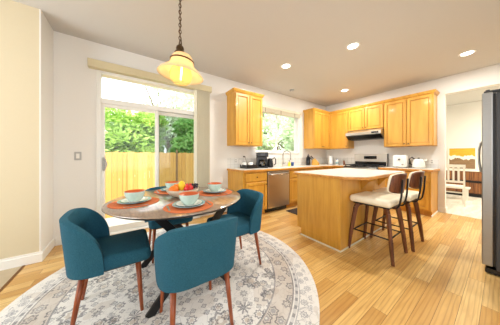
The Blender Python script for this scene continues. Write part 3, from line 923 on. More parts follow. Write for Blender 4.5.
# ------------------------------------------------------------------ bar stools (local: faces -x, back on +x)
def make_stool():
    t = thing('bar_stool', '', 'bar stool', (0, 0, 0), 0, 'bar stools at the island')
    bm = B(-0.225, -0.235, 0.605, 0.215, 0.235, 0.69, 0.035, 4)
    for v in bm.verts:
        if v.co.z > 0.64: v.co.z -= 0.012 * ((v.co.y / .235) ** 2 < 0.25)
    smooth_by_angle(obj('seat', bm, M['cream_leather'], t), 60)
    bm = bmesh.new(); box(bm, -0.19, -0.19, 0.585, 0.19, 0.19, 0.604, .004)
    obj('seat_plate', bm, M['black_metal'], t)
    # curved back: walnut shell with a cream pad inside
    def back_bm(r_off, th, hw, z0, z1, seg=12, rows=8):
        bm = bmesh.new(); grid = []
        for j in range(rows + 1):
            v = j / rows; row = []
            for i in range(seg + 1):
                u = -1 + 2 * i / seg
                k = abs(2 * v - 1)
                ww = hw * (1 - 0.10 * k ** 4)
                zc = z0 + (z1 - z0) * v
                ed = abs(u) ** 4
                zz = zc + (0.5 - v) * 2 * 0.03 * ed
                y = ww * sin(u * 1.05) / sin(1.05)
                x = 0.245 + 0.03 * v + r_off - 0.075 * (1 - cos(u * 1.05)) / (1 - cos(1.05))
                row.append(bm.verts.new((x, y, zz)))
            grid.append(row)
        for j in range(rows):
            for i in range(seg): bm.faces.new((grid[j][i], grid[j][i + 1], grid[j + 1][i + 1], grid[j + 1][i]))
        return bm
    o = obj('backrest', back_bm(0.0, 0, 0.168, 0.762, 0.985), M['walnut'], t, True)
    md = o.modifiers.new('thick', 'SOLIDIFY'); md.thickness = 0.014; md.offset = 1
    o2 = obj('back_pad', back_bm(-0.017, 0, 0.173, 0.756, 0.991), M['cream_leather'], t, True)
    md = o2.modifiers.new('thick', 'SOLIDIFY'); md.thickness = 0.026; md.offset = 0
    md = o2.modifiers.new('round', 'BEVEL'); md.width = .012; md.segments = 3
    for s in (-1, 1):
        y = 0.095 * s
        bm = bmesh.new(); tube(bm, [(0.08, y, 0.592), (0.20, y, 0.592), (0.232, y, 0.60), (0.25, y, 0.63), (0.268, y, 0.74), (0.278, y, 0.92)], 0.0095)
        obj('back_support', bm, M['black_metal'], t, True)
    for sx in (-1, 1):
        for sy in (-1, 1):
            bm = bmesh.new()
            pts = [(0.12 * sx, 0.12 * sy, 0.584), (0.15 * sx, 0.15 * sy, 0.575), (0.17 * sx, 0.17 * sy, 0.53), (0.205 * sx, 0.205 * sy, 0.24), (0.23 * sx, 0.225 * sy, 0.0)]
            for p, q, w0, w1 in ((pts[0], pts[1], .04, .044), (pts[1], pts[2], .044, .046), (pts[2], pts[3], .046, .036), (pts[3], pts[4], .036, .026)):
                bar(bm, p, q, w0, 0.03, (1, 1 * sx * sy * -1, 0), w1)
            obj('leg', bm, M['walnut'], t)
    a = 0.185
    bm = bmesh.new()
    P = [(-a, -a, .25), (a, -a, .25), (a, a, .25), (-a, a, .25)]
    for k in range(4): tube(bm, [P[k], P[(k + 1) % 4]], 0.0085, 8)
    for p in P: ball(bm, p, .0085, 1)
    obj('foot_rest', bm, M['black_metal'], t, True)
    return t
st = make_stool()
st.location = (-0.905, 2.56, 0); st['label'] = 'cream seated walnut bar stool nearest the camera at the island'
dup(st, (-0.865, 3.12, 0), R(0), 'cream seated walnut bar stool farther along the island, beside the stove-side cabinet')

# ------------------------------------------------------------------ fridge
f = thing('refrigerator', 'stainless refrigerator with dark grey body at the right edge', 'refrigerator', (-0.125, 2.95, 0))
obj('body', B(0.085, 0.0, 0.06, 0.78, 0.90, 1.80, 0.006), M['steel_dark'], f)
for a, b in ((0.0, 0.447), (0.453, 0.90)):
    dd = obj('door', B(0.0, a, 0.085, 0.068, b, 1.815, 0.008, 2), M['steel'], f)
    y = b - 0.05 if a == 0 else a + 0.05
    bm = bmesh.new(); tube(bm, [(0.0, y, 0.98), (-0.026, y, 1.01), (-0.036, y, 1.10), (-0.038, y, 1.18), (-0.036, y, 1.26), (-0.026, y, 1.33), (0.0, y, 1.36)], 0.008)
    obj('handle', bm, M['steel'], dd, True)
obj('gasket', B(0.0685, 0.01, 0.09, 0.0845, 0.89, 1.80), M['black_plastic'], f)
for yy in (0.02, 0.80):
    bm = bmesh.new(); box(bm, 0.012, yy, 1.8155, 0.16, yy + .07, 1.835, .004); tube(bm, [(0.035, yy + .035, 1.834), (0.035, yy + .035, 1.85)], .014, 12)
    obj('hinge_cover', bm, M['steel_dark'], f)
bm = bmesh.new(); box(bm, 0.02, 0.01, 0.012, 0.78, 0.89, 0.0595, .004)
obj('grille', bm, M['black_plastic'], f)
for yy in (.03, .83):
    bm = bmesh.new(); tube(bm, [(.08, yy, .0125), (.08, yy + .03, .0125)], .0125, 10); obj('wheel', bm, M['black_plastic'], f)

# ------------------------------------------------------------------ counter appliances
CTB = CT + .0005
s = thing('serving_tray', 'black tray at the left end of the counter', 'tray', (XA + .22, 2.12, CTB))
bm = bmesh.new(); box(bm, -.13, -.11, 0, .13, .17, .008)
for a in ((-.13, -.11, -.12, .17), (.12, -.11, .13, .17), (-.12, -.11, .12, -.10), (-.12, .16, .12, .17)): box(bm, a[0], a[1], .008, a[2], a[3], .075)
obj('tray_body', bm, M['black_plastic'], s)
for k, (x, y, n) in enumerate(((-.06, -.04, 'left white mug on the black tray'), (.02, .07, 'right white mug on the black tray'))):
    c = thing('mug', n, 'mug', (XA + .22 + x, 2.12 + y, CTB + .0085), 0, 'white mugs on the black tray')
    c.scale = (1.1, 1.1, 1.2)
    bm = bmesh.new(); lathe(bm, [(0, 0), (.034, 0), (.04, .01), (.042, .10), (.039, .10), (.036, .012), (0, .01)], 18); obj('cup', bm, M['white_glaze'], c, True)
    bm = bmesh.new(); tube(bm, [(0, -.041, .08), (0, -.065, .075), (0, -.068, .05), (0, -.06, .03), (0, -.040, .025)], .006, 6); obj('handle', bm, M['white_glaze'], c, True)
k = thing('milk_frother', 'thin black milk frother on a stand behind the tray mugs', 'milk frother', (XA + .046, 2.24, CTB))
bm = bmesh.new(); lathe(bm, [(0, 0), (.035, 0), (.035, .01), (.006, .014), (.006, .05), (0, .05)], 14); obj('stand', bm, M['black_plastic'], k, True)
bm = bmesh.new(); tube(bm, [(0, 0.0, .045), (0.02, -.05, .16), (0.03, -.09, .24)], .006, 8); obj('wand', bm, M['chrome'], k, True)
bm = bmesh.new(); tube(bm, [(0.0302, -.091, .2405), (0.035, -.115, .255), (.03, -.14, .25)], .013, 8); obj('grip', bm, M['black_plastic'], k, True)

k = thing('coffee_maker', 'black drip coffee maker with glass carafe on the counter left of the sink', 'coffee maker', (XA + .24, 2.50, CTB), R(60))
obj('base', B(-.12, -.13, 0, .12, .12, .03, .008, 2), M['black_plastic'], k)
obj('column', B(-.12, .03, .0305, .12, .12, .245, .008, 2), M['black_plastic'], k)
hd = obj('brew_head', B(-.125, -.13, .246, .125, .12, .345, .014, 3), M['black_plastic'], k)
obj('panel', B(-.05, -.1325, .275, .05, -.1305, .325), M['steel_dark'], hd)
cf = bmesh.new(); lathe(cf, [(0, .031), (.055, .031), (.072, .07), (.07, .12), (.05, .17), (.048, .17), (.067, .12), (.069, .07), (.053, .034), (0, .034)], 20, 0, -.05)
ca = obj('carafe', cf, M['carafe'], k, True)
bm = bmesh.new(); lathe(bm, [(.051, .171), (.056, .171), (.05, .19), (0, .195)], 20, 0, -.05); obj('lid', bm, M['black_plastic'], ca, True)
bm = bmesh.new(); tube(bm, [(0.05, -.09, .165), (.09, -.12, .17), (.10, -.13, .11), (.06, -.09, .06)], .009, 8); obj('handle', bm, M['black_plastic'], ca, True)
bm = bmesh.new(); lathe(bm, [(0, .036), (.052, .036), (.066, .07), (.065, .09), (0, .09)], 20, 0, -.05); obj('coffee', bm, M['grape'], ca, True)
k = thing('coffee_grinder', 'slanted black electric kettle beside the coffee maker', 'kettle', (XA + .22, 2.76, CTB))
k.name = 'electric_kettle'
bm = bmesh.new(); lathe(bm, [(0, 0), (.075, 0), (.08, .02), (.072, .10), (.055, .20), (.05, .205), (0, .22)], 22); obj('kettle_body', bm, M['black_plastic'], k, True)
bm = bmesh.new(); tube(bm, [(.05, .03, .19), (.08, .06, .23), (.10, .085, .18), (.10, .085, .08), (.07, .05, .05)], .012, 8); obj('handle', bm, M['black_plastic'], k, True)
bm = bmesh.new(); tube(bm, [(-.045, -.03, .15), (-.08, -.06, .21)], .02, 10, .01); obj('spout', bm, M['black_plastic'], k, True)

k = thing('blender_jar', 'tall black bottle with spout top left of the knife block', 'bottle', (XA + .20, 4.21, CTB))
k.name = 'tall_bottle'
bm = bmesh.new(); lathe(bm, [(0, 0), (.055, 0), (.058, .01), (.058, .215), (.045, .235), (0, .235)], 20); obj('bottle_body', bm, M['dark_glass'], k, True)
bm = bmesh.new(); lathe(bm, [(0, .236), (.03, .236), (.028, .275), (.014, .28), (.012, .32), (0, .32)], 14); obj('cap', bm, M['black_plastic'], k, True)
k = thing('knife_block', 'light wood knife block full of black handled knives in the corner', 'knife block', (XA + .28, 4.43, CTB), R(40))
bm = bmesh.new()
pr = [(-.10, 0), (.10, 0), (.10, .06), (-.02, .20), (-.10, .13)]
lo = [bm.verts.new((x, -.06, z)) for x, z in pr]; hi = [bm.verts.new((x, .06, z)) for x, z in pr]
bm.faces.new(lo); bm.faces.new(hi[::-1])
for q in range(5): bm.faces.new((lo[q], lo[(q + 1) % 5], hi[(q + 1) % 5], hi[q]))
obj('block', bm, M['maple'], k)
GK = 'black handled knives in the knife block'
for (a, b, lb) in ((.25, -.035, 'front knife in the left row of the corner knife block'), (.25, 0.0, 'middle knife in the left row of the corner knife block'),
                   (.25, .035, 'rear knife in the left row of the corner knife block'), (.65, -.03, 'front knife in the right row of the corner knife block'),
                   (.65, .005, 'middle knife in the right row of the corner knife block'), (.65, .04, 'rear knife in the right row of the corner knife block')):
    px, pz = -.10 + .08 * a, .13 + .07 * a
    bm = bmesh.new(); tube(bm, [(0, 0, .004), (-.056, 0, .062), (-.072, 0, .085)], .011, 8, .013)
    kn = obj('kitchen_knife', bm, M['black_plastic'], None, True)
    kn.location = k.location + Matrix.Rotation(R(40), 3, 'Z') @ Vector((px - .006, b, pz + .006)); kn.rotation_euler = (0, 0, R(40))
    tag(kn, 'black handled ' + lb, 'knife', GK)
k = thing('paper_towel_roll', 'white paper towel roll on a holder right of the knife block', 'paper towel', (-3.08, YB - .20, CTB))
bm = bmesh.new(); lathe(bm, [(0, 0), (.075, 0), (.075, .01), (0, .012)], 20); obj('holder_base', bm, M['chrome'], k, True)
bm = bmesh.new(); lathe(bm, [(.02, .0125), (.06, .0125), (.06, .27), (.02, .27)], 24); o = obj('roll', bm, M['paper'], k); smooth_by_angle(o)
bm = bmesh.new(); tube(bm, [(0, 0, .0125), (0, 0, .30)], .008, 8); obj('post', bm, M['chrome'], k, True)
k = thing('spray_can', 'blue and white canister between the paper towel and the stove', 'canister', (-2.89, YB - .17, CTB))
k.name = 'canister'
bm = bmesh.new(); lathe(bm, [(0, 0), (.045, 0), (.045, .13), (.03, .15), (0, .15)], 18); obj('canister_body', bm, M['white_glaze'], k, True)
bm = bmesh.new(); lathe(bm, [(.0455, .03), (.047, .03), (.047, .09), (.0455, .09)], 18); obj('blue_band', bm, M['plate_blue'], k, True)
bm = bmesh.new(); lathe(bm, [(0, .151), (.028, .151), (.028, .17), (0, .172)], 14); obj('lid', bm, M['blue_plastic'], k, True)
k = thing('pepper_mill', 'small dark pepper mill beside the stove', 'pepper mill', (-2.69, YB - .15, CTB))
bm = bmesh.new(); lathe(bm, [(0, 0), (.028, 0), (.03, .01), (.022, .05), (.027, .11), (0, .115)], 14); obj('mill_body', bm, M['walnut'], k, True)
bm = bmesh.new(); lathe(bm, [(0, .116), (.026, .116), (.028, .13), (.018, .15), (0, .155)], 14); obj('mill_top', bm, M['chrome'], k, True)
k = thing('toaster', 'white two-slot toaster nearer the stove', 'toaster', (-1.35, YB - .24, CTB))
bm = B(-.13, -.10, .012, .13, .10, .285, .035, 4); smooth_by_angle(obj('toaster_body', bm, M['white_plastic'], k), 60)
for yy in (-.035, .035): obj('slot', B(-.09, yy - .012, .2845, .09, yy + .012, .2865), M['black_plastic'], k)
obj('lever', B(-.02, -.125, .18, .02, -.1005, .20, .004), M['black_plastic'], k)
obj('base', B(-.12, -.08, 0, .12, .08, .0118), M['black_plastic'], k)
bm = bmesh.new(); tube(bm, [(.06, -.1005, .07), (.06, -.115, .07)], .018, 12); obj('dial', bm, M['chrome'], k)
k = thing('stand_mixer', 'white kettle with black handle right of the toaster', 'kettle', (-1.04, YB - .26, CTB))
k.name = 'water_kettle'
bm = bmesh.new(); lathe(bm, [(0, .02), (.10, .02), (.105, .04), (.095, .13), (.075, .185), (.06, .195), (0, .205)], 24); obj('kettle_body', bm, M['white_plastic'], k, True)
bm = bmesh.new(); lathe(bm, [(0, 0), (.10, 0), (.10, .019), (0, .0195)], 24); obj('base', bm, M['grey_plastic'], k, True)
bm = bmesh.new(); tube(bm, [(-.06, .0, .19), (-.11, 0, .235), (-.15, 0, .20), (-.145, 0, .09), (-.10, 0, .07)], .013, 8); obj('handle', bm, M['black_plastic'], k, True)
bm = bmesh.new(); tube(bm, [(.06, 0, .14), (.125, 0, .19)], .025, 10, .014); obj('spout', bm, M['white_plastic'], k, True)
bm = bmesh.new(); lathe(bm, [(0, .2055), (.02, .2055), (.016, .225), (0, .228)], 12); obj('lid_knob', bm, M['black_plastic'], k, True)
o = tag(obj('kitchen_mat', B(-2.66, 2.78, 0.0005, -2.1, 3.9, 0.012, .004), M['mat_dark']), 'dark kitchen mat on the floor between sink and island', 'mat')
k = thing('wall_outlet', 'white double wall outlet on the backsplash left of the coffee maker', 'outlet', (XA + .0105, 1.95, 1.075))
obj('plate', B(0, -.036, -.055, .006, .036, .055, .002), M['white_plastic'], k)
for zz in (-.022, .022): obj('socket', B(.0062, -.016, zz - .014, .008, .016, zz + .014, .002), M['grey_plastic'], k)
k = thing('wall_outlet', 'white wall outlet on the tile right of the water kettle', 'outlet', (-0.88, YB - .0105, 1.06))
obj('plate', B(-.036, -.006, -.055, .036, 0, .055, .002), M['white_plastic'], k)
for zz in (-.022, .022): obj('socket', B(-.016, -.008, zz - .014, .016, -.0062, zz + .014, .002), M['grey_plastic'], k)

# ------------------------------------------------------------------ recessed lights
def downlight(x, y, lit, label):
    t = thing('recessed_light', label, 'ceiling light', (x, y, HC), 0, 'recessed ceiling lights')
    bm = bmesh.new(); lathe(bm, [(.068, -.001), (.072, -.006), (.095, -.005), (.098, -.0005)], 28)
    obj('trim_ring', bm, M['white_plastic'], t, True)
    bm = bmesh.new(); lathe(bm, [(0, -.003), (.067, -.003), (.067, -.0005), (0, -.0005)], 24)
    obj('lens', bm, M['led'] if lit else M['grey_plastic'], t)
    if lit:
        l = light('downlight', 'AREA', (x, y, HC - .012), (0, 0, 0), DOWNLIGHT, (1.0, 0.96, 0.90), 0.13, shape='DISK')
downlight(-2.26, 2.37, True, 'lit recessed ceiling light in front of the kitchen window')
downlight(-2.26, 4.45, True, 'lit recessed ceiling light in front of the stove-wall cabinets')
downlight(-1.28, 2.76, True, 'lit recessed ceiling light above the island')
downlight(-0.33, 4.45, True, 'lit recessed ceiling light near the dining room opening')
k = thing('smoke_detector', 'small grey round smoke detector on the ceiling above the sink', 'smoke detector', (-3.0, 3.35, HC))
bm = bmesh.new(); lathe(bm, [(0, -.03), (.04, -.03), (.055, -.022), (.06, -.0005), (0, -.0005)], 22); obj('housing', bm, M['grey_plastic'], k, True)
bm = bmesh.new(); lathe(bm, [(0, -.034), (.012, -.034), (.014, -.0305), (0, -.0305)], 12); obj('test_button', bm, M['white_plastic'], k, True)

# ------------------------------------------------------------------ pendant lamp
LX, LY = -1.865, 0.435
p = thing('pendant_lamp', 'amber glass bell pendant lamp on a bronze chain over the table', 'pendant lamp', (LX, LY, 1.90))
p.scale = (0.94, 0.94, 0.94)
PH = (HC - 1.90) / 0.94
ch = bmesh.new()
z = 0.50; k = 0
while z < PH - 0.03:
    pts = []
    for q in range(10):
        a = 2 * pi * q / 10
        u_, w_ = 0.013 * cos(a), 0.023 * sin(a)
        pts.append((u_ if k % 2 else 0, 0 if k % 2 else u_, z + w_))
    tube(ch, pts, 0.0038, 6, closed=True)
    z += 0.035; k += 1
obj('chain', ch, M['bronze'], p, True)
bm = bmesh.new(); tube(bm, [(0.006 * sin(q * 1.3), 0.006 * cos(q * 1.3), .47 + (PH - .495) * q / 12) for q in range(13)], .003, 6); obj('cord', bm, M['oak_dark'], p, True)
bm = bmesh.new(); lathe(bm, [(0, PH - .03), (.05, PH - .025), (.06, PH - .0005), (0, PH - .0005)], 20); obj('canopy', bm, M['bronze'], p, True)
bm = bmesh.new()
lathe(bm, [(0, .44), (.012, .437), (.014, .42), (.035, .41), (.042, .385), (.034, .36), (.052, .35), (.058, .335), (.05, .329), (0, .329)], 20)
tube(bm, [(-.035, 0, .37), (-.058, 0, .40), (-.048, 0, .455), (0, 0, .485), (.048, 0, .455), (.058, 0, .40), (.035, 0, .37)], .0065, 8)
obj('fitter', bm, M['bronze'], p, True)
bm = bmesh.new()
lathe(bm, [(.05, .33), (.085, .312), (.108, .282), (.117, .245), (.122, .215), (.140, .185), (.178, .155), (.216, .120), (.234, .094), (.230, .092), (.210, .116), (.174, .148), (.136, .178), (.116, .212), (.111, .245), (.102, .277), (.08, .304), (.05, .322)], 40)
sh = obj('shade', bm, M['amber'], p, True)
bm = bmesh.new(); lathe(bm, [(.1185, .243), (.1225, .244), (.1235, .256), (.1165, .258)], 40); obj('band', bm, M['bronze'], sh, True)
bm = bmesh.new()
lathe(bm, [(.035, .25), (.06, .22), (.10, .16), (.115, .105), (.105, .05), (.068, .01), (0, -.002)], 28)
obj('globe', bm, M['amber_clear'], p, True)
bm = bmesh.new()
tube(bm, [(0, 0, .27), (0, 0, .19)], .016, 10); obj('socket', bm, M['bronze'], p, True)
bm = bmesh.new(); tube(bm, [(0, 0, .189), (0.0, 0, .05)], .010, 8); obj('filament_bulb', bm, M['bulb'], p, True)
piv = Matrix.Translation((.022, .032, .42)) @ Matrix.Rotation(R(5), 4, Vector((-.821, .571, 0))) @ Matrix.Translation((0, 0, -.42))
for o_ in p.children:
    if o_.name.split('.')[0] in ('shade', 'globe', 'socket', 'filament_bulb'): o_.matrix_local = piv
light('pendant_glow', 'POINT', (LX + .03, LY, 1.90 + .095), (0, 0, 0), 2.2, (1.0, 0.8, 0.5), 0.02)

# ------------------------------------------------------------------ rug, table, chairs
rz0 = 0.012
RUGX, RUGY = -1.85, 0.46
bm = bmesh.new(); lathe(bm, [(0, .0005), (1.28, .0005), (1.287, .006), (1.28, rz0), (0, rz0)], 96)
rug = obj('round_rug', bm, M['rug'], loc=(RUGX, RUGY, 0)); smooth_by_angle(rug, 50)
tag(rug, 'round cream and grey patterned rug under the dining table', 'rug')

TX, TY, TR, TZ = -1.945, 0.455, 0.635, 0.75
t = thing('dining_table', 'round walnut dining table with crossed black metal legs', 'table', (TX, TY, rz0))
h_ = TZ - rz0
bm = bmesh.new(); lathe(bm, [(0, h_ - .012), (TR - .004, h_ - .012), (TR, h_ - .008), (TR, h_ - .004), (TR - .004, h_), (0, h_)], 80)
smooth_by_angle(obj('tabletop', bm, M['walnut_top'], t), 50)
bm = bmesh.new(); lathe(bm, [(0, h_ - .032), (TR - .035, h_ - .032), (TR - .006, h_ - .0125), (0, h_ - .0125)], 80)
smooth_by_angle(obj('edge_underside', bm, M['dark_edge'], t), 50)
zt = h_ - .0325
for (xo, dx) in ((0.47, 0.0), (-0.22, 0.0)):
    for s in (-1, 1):
        bm = bmesh.new()
        xx = xo + 0.012 * s
        bar(bm, (xx, -0.33 * s, 0.0), (xx, 0.27 * s, zt), 0.058, 0.02, (1, 0, 0))
        # cut the bar ends level
        bmesh.ops.bisect_plane(bm, geom=bm.verts[:] + bm.edges[:] + bm.faces[:], plane_co=(0, 0, 0.0), plane_no=(0, 0, -1), clear_outer=True)
        obj('leg', bm, M['black_metal'], t)
bm = bmesh.new(); box(bm, -.45, -.03, zt - .02, .45, .03, zt); box(bm, .44, -.3, zt - .012, .48, .3, zt); box(bm, -.46, -.3, zt - .012, -.42, .3, zt)
obj('apron_bar', bm, M['black_metal'], t)

def make_chair():
    c = thing('dining_chair', '', 'dining chair', (0, 0, 0), 0, 'teal dining chairs around the table')
    # seat cushion
    bm = B(-0.235, -0.165, 0.375, 0.235, 0.275, 0.475, 0.04, 4)
    for v in bm.verts:
        if v.co.z > .44: v.co.z += 0.012 * max(0, 1 - (v.co.x / .22) ** 2) * max(0, 1 - (v.co.y / .26) ** 2)
        if v.co.y < 0: v.co.x *= 1 - 0.10 * (-v.co.y / .22)
    smooth_by_angle(obj('seat', bm, M['teal'], c), 60)
    # wrap-round back
    NA, NZ = 36, 10
    grid = []
    bm = bmesh.new()
    for j in range(NZ + 1):
        v = j / NZ; row = []
        for i in range(NA + 1):
            s = sin(pi / 2 * (-1 + 2 * i / NA))
            ang = s * pi / 2
            n = 0.62
            sx = math.copysign(abs(sin(ang)) ** n, sin(ang)); cy = max(0, cos(ang)) ** n
            q = 1 - cy                                   # 0 at the back, 1 at the front end of a wing
            top = 0.45 + 0.296 * math.sqrt(max(0, 1 - q ** 1.65)) + 0.012 * (1 - s * s)
            zb = 0.385 + 0.012 * (1 - abs(s))
            z = zb + (top - zb) * v
            tz = (z - .385) / .40
            w = 0.234 + 0.030 * tz - 0.02 * max(0, tz - .7)
            y = -0.005 - 0.188 * cy - 0.035 * tz * cy
            row.append(bm.verts.new((w * sx, y, z)))
        grid.append(row)
    for j in range(NZ):
        for i in range(NA): bm.faces.new((grid[j][i], grid[j][i + 1], grid[j + 1][i + 1], grid[j + 1][i]))
    o = obj('backrest', bm, M['teal'], c, True)
    md = o.modifiers.new('thick', 'SOLIDIFY'); md.thickness = 0.04; md.offset = 0.0; md.use_even_offset = False
    md = o.modifiers.new('round', 'BEVEL'); md.width = 0.012; md.segments = 3; md.limit_method = 'ANGLE'; md.angle_limit = R(50)
    # frame under the seat
    obj('seat_frame', B(-0.18, -0.15, 0.355, 0.18, 0.22, 0.3745, .01), M['dark_edge'], c)
    for sx in (-1, 1):
        for sy in (-1, 1):
            bm = bmesh.new()
            tube(bm, [(0.175 * sx, 0.19 if sy > 0 else -.12, 0.372), (0.195 * sx, 0.215 if sy > 0 else -.178, 0.0)], 0.019, 10, 0.011)
            bmesh.ops.bisect_plane(bm, geom=bm.verts[:] + bm.edges[:] + bm.faces[:], plane_co=(0, 0, 0.0), plane_no=(0, 0, -1), clear_outer=True)
            obj('leg', bm, M['leg_wood'], c, True)
    return c
ch0 = make_chair()
ch0.location = (-1.76, -0.125, rz0)
ch0['label'] = 'teal dining chair at left of the table, seen side on before the corner wall'
dup(ch0, (-1.25, 0.40, rz0), R(90), 'teal dining chair nearest the camera with its back turned')
dup(ch0, (-1.69, 1.00, rz0), R(180), 'teal dining chair at right of the table, facing away from the dishwasher')
dup(ch0, (-2.40, 0.42, rz0), R(-90), 'teal dining chair behind the table, in front of the patio door')

# ------------------------------------------------------------------ table settings
spots = [((TX + .0, TY - .40), 'left', 'in front of the left chair'), ((TX + .40, TY - .02), 'front', 'in front of the nearest chair'),
         ((TX + .0, TY + .39), 'right', 'in front of the right chair'), ((TX - .39, TY + .0), 'back', 'behind the fruit bowl')]
def placemat(x, y, lb):
    bm = bmesh.new(); lathe(bm, [(0, 0), (.200, 0), (.203, .002), (.200, .004), (0, .004)], 48)
    o = obj('placemat', bm, M['placemat'], loc=(x, y, TZ + .0005)); tag(o, lb, 'placemat', 'round woven placemats'); return o
def plate(x, y, z, r, m, name, lb, cat, grp):
    bm = bmesh.new(); lathe(bm, [(0, 0), (r * .58, 0), (r * .66, .006), (r * .95, .016), (r, .018), (r, .021), (r * .94, .020), (r * .64, .010), (r * .56, .0045), (0, .0045)], 48)
    o = obj(name, bm, m, smooth=True, loc=(x, y, z)); tag(o, lb, cat, grp); return o
def bowl(x, y, z, lb):
    t = thing('bowl', lb, 'bowl', (x, y, z), 0, 'mint ribbed bowls')
    t.scale = (1.1, 1.1, 1.14)
    bm = bmesh.new(); lathe(bm, [(0, 0), (.036, 0), (.040, .006), (.056, .024), (.069, .05), (.073, .075), (.0735, .08)], 72, flute=24, amp=.035)
    obj('outer_shell', bm, M['mint'], t, True)
    bm = bmesh.new(); lathe(bm, [(.0738, .0795), (.0755, .081), (.0725, .082), (.066, .05), (.052, .026), (.034, .012), (0, .010)], 48)
    obj('inner_glaze', bm, M['orange_glaze'], t, True, label='orange glazed inside and rim')
    return t
for (x, y), w_, ph in spots:
    placemat(x, y, f'orange woven placemat {ph} on the table')
    z = TZ + .005
    plate(x, y, z, .135, M['plate_blue'], 'dinner_plate', f'pale blue dinner plate {ph}, lying on the placemat', 'plate', 'pale blue dinner plates')
    plate(x, y, z + .0052, .105, M['white_glaze'], 'salad_plate', f'white salad plate {ph}, stacked on the blue plate', 'plate', 'white salad plates')
    if w_ != 'back': bowl(x, y, z + .0102, f'mint ribbed bowl with orange inside {ph}')
    else: bowl(x, y, z + .0102, f'mint ribbed bowl with orange inside {ph}')
    # cutlery, left and right of the plate as seen from the chair
    ca = math.atan2(TY - y, TX - x)
    for sgn, nm in ((1, 'fork'), (-1, 'knife')):
        t = thing(nm, f'steel {nm} beside the plates {ph}', nm, (x - sin(ca) * .165 * sgn, y + cos(ca) * .165 * sgn, TZ + .0058), ca, f'{nm}s on the placemats')
        bm = bmesh.new(); bar(bm, (-.085, 0, .0015), (.02, 0, .0015), .002, .012, (0, 1, 0), .0016)
        obj('handle', bm, M['chrome'], t)
        bm = bmesh.new()
        if nm == 'fork':
            box(bm, .0205, -.009, 0, .045, .009, .002)
            for q in range(4): box(bm, .045, -.009 + q * .0052, 0, .08, -.0065 + q * .0052, .002)
            obj('tines', bm, M['chrome'], t)
        else:
            prism(bm, [(.0205, -.007), (.095, -.007), (.10, .002), (.09, .008), (.0205, .006)], 0, .002); obj('blade', bm, M['chrome'], t)

FBX, FBY = TX - .01, TY + .03
fb = TZ + .0005
bm = bmesh.new(); lathe(bm, [(0, 0), (.07, 0), (.075, .006), (.12, .022), (.158, .06), (.163, .082), (.158, .084), (.148, .06), (.112, .032), (.06, .016), (0, .014)], 48)
o = obj('fruit_bowl', bm, M['stone_bowl'], smooth=True, loc=(FBX, FBY, fb)); tag(o, 'wide beige stoneware bowl of fruit in the middle of the table', 'bowl')
def fruit(name, lb, cat, c, r, m, sc=(1, 1, 1), stem=True, grp=None):
    t = thing(name, lb, cat, (FBX + c[0] * 1.1, FBY + c[1] * 1.1, fb + c[2] + .012), 0, grp)
    t.scale = (1.18, 1.18, 1.18)
    bm = bmesh.new(); ball(bm, (0, 0, 0), r, 3, sc)
    if name == 'apple':
        for v in bm.verts:
            d = math.hypot(v.co.x, v.co.y)
            if v.co.z > 0: v.co.z -= .35 * r * math.exp(-(d / (.35 * r)) ** 2)
            else: v.co.z += .2 * r * math.exp(-(d / (.35 * r)) ** 2); 
            k = 1 - .12 * max(0, -v.co.z / r); v.co.x *= k; v.co.y *= k
    obj('flesh', bm, m, t, True)
    if stem:
        bm = bmesh.new(); tube(bm, [(0, 0, r * sc[2] * .62), (.004, 0, r * sc[2] * 1.12)], .0025, 6, .003); obj('stem', bm, M['green'], t, True)
    return t
# view direction to the bowl is about (-.97, .22): right in the photo is (+.22, +.97)
fruit('orange', 'orange at the left of the fruit bowl', 'orange', (.01, -.085, .066), .040, M['orange'], stem=False)
fruit('orange', 'orange half hidden at the back left of the fruit bowl', 'orange', (-.060, -.045, .074), .036, M['orange'], stem=False)
fruit('apple', 'red apple in front of the grapes in the fruit bowl', 'apple', (.045, .042, .068), .041, M['red'])
fruit('apple', 'red apple at the back of the fruit bowl', 'apple', (-.035, .065, .072), .042, M['red'])
pe = fruit('lemon', 'upright yellow lemon between the orange and the apples', 'lemon', (.0, -.012, .10), .030, M['lemon'], (1, 1, 1.5), stem=False)
G = thing('grape_bunch', 'bunch of dark grapes at the right of the fruit bowl', 'grapes', (FBX + .01, FBY + .122, fb + .092))
G.scale = (1.15, 1.15, 1.15)
rnd = random.Random(5)
for q in range(16):
    a = rnd.uniform(0, 2 * pi); rr = rnd.uniform(0, .03)
    bm = bmesh.new(); ball(bm, (rr * cos(a), rr * sin(a) * .9, rnd.uniform(-.006, .026)), .0105, 2); obj('grape', bm, M['grape'], G, True)
bm = bmesh.new(); tube(bm, [(0, 0, 0), (-.005, 0, .03), (-.012, .005, .05)], .002, 6); obj('stem', bm, M['green'], G, True)

# ------------------------------------------------------------------ dining room beyond the opening
c = thing('slat_back_chair', 'white painted slat back chair in the dining room', 'chair', (-0.735, 6.62, 0), R(4))
# local: back at y = -0.2, faces +y
for s in (-1, 1):
    bm = bmesh.new(); bar(bm, (.21 * s, -.2, .0), (.205 * s, -.2, .44), .04, .035, (1, 0, 0)); bar(bm, (.205 * s, -.2, .44), (.20 * s, -.28, .97), .04, .03, (1, 0, 0)); obj('back_post', bm, M['white_wood'], c)
    bm = bmesh.new(); bar(bm, (.19 * s, .2, 0), (.19 * s, .2, .42), .04, .04, (1, 0, 0)); obj('leg', bm, M['white_wood'], c)
obj('seat', B(-.215, -.215, .42, .215, .24, .455, .01, 2), M['white_wood'], c)
bm = bmesh.new(); bar(bm, (-.225, -.281, .945), (.225, -.281, .945), .07, .022, (0, 1, 0)); obj('top_rail', bm, M['white_wood'], c)
bm = bmesh.new(); bar(bm, (-.20, -.222, .57), (.20, -.222, .57), .05, .02, (0, 1, 0)); obj('lower_rail', bm, M['white_wood'], c)
for x in (-.12, -.04, .04, .12):
    bm = bmesh.new(); bar(bm, (x, -.225, .595), (x, -.276, .912), .012, .035, (1, 0, 0)); obj('slat', bm, M['white_wood'], c)
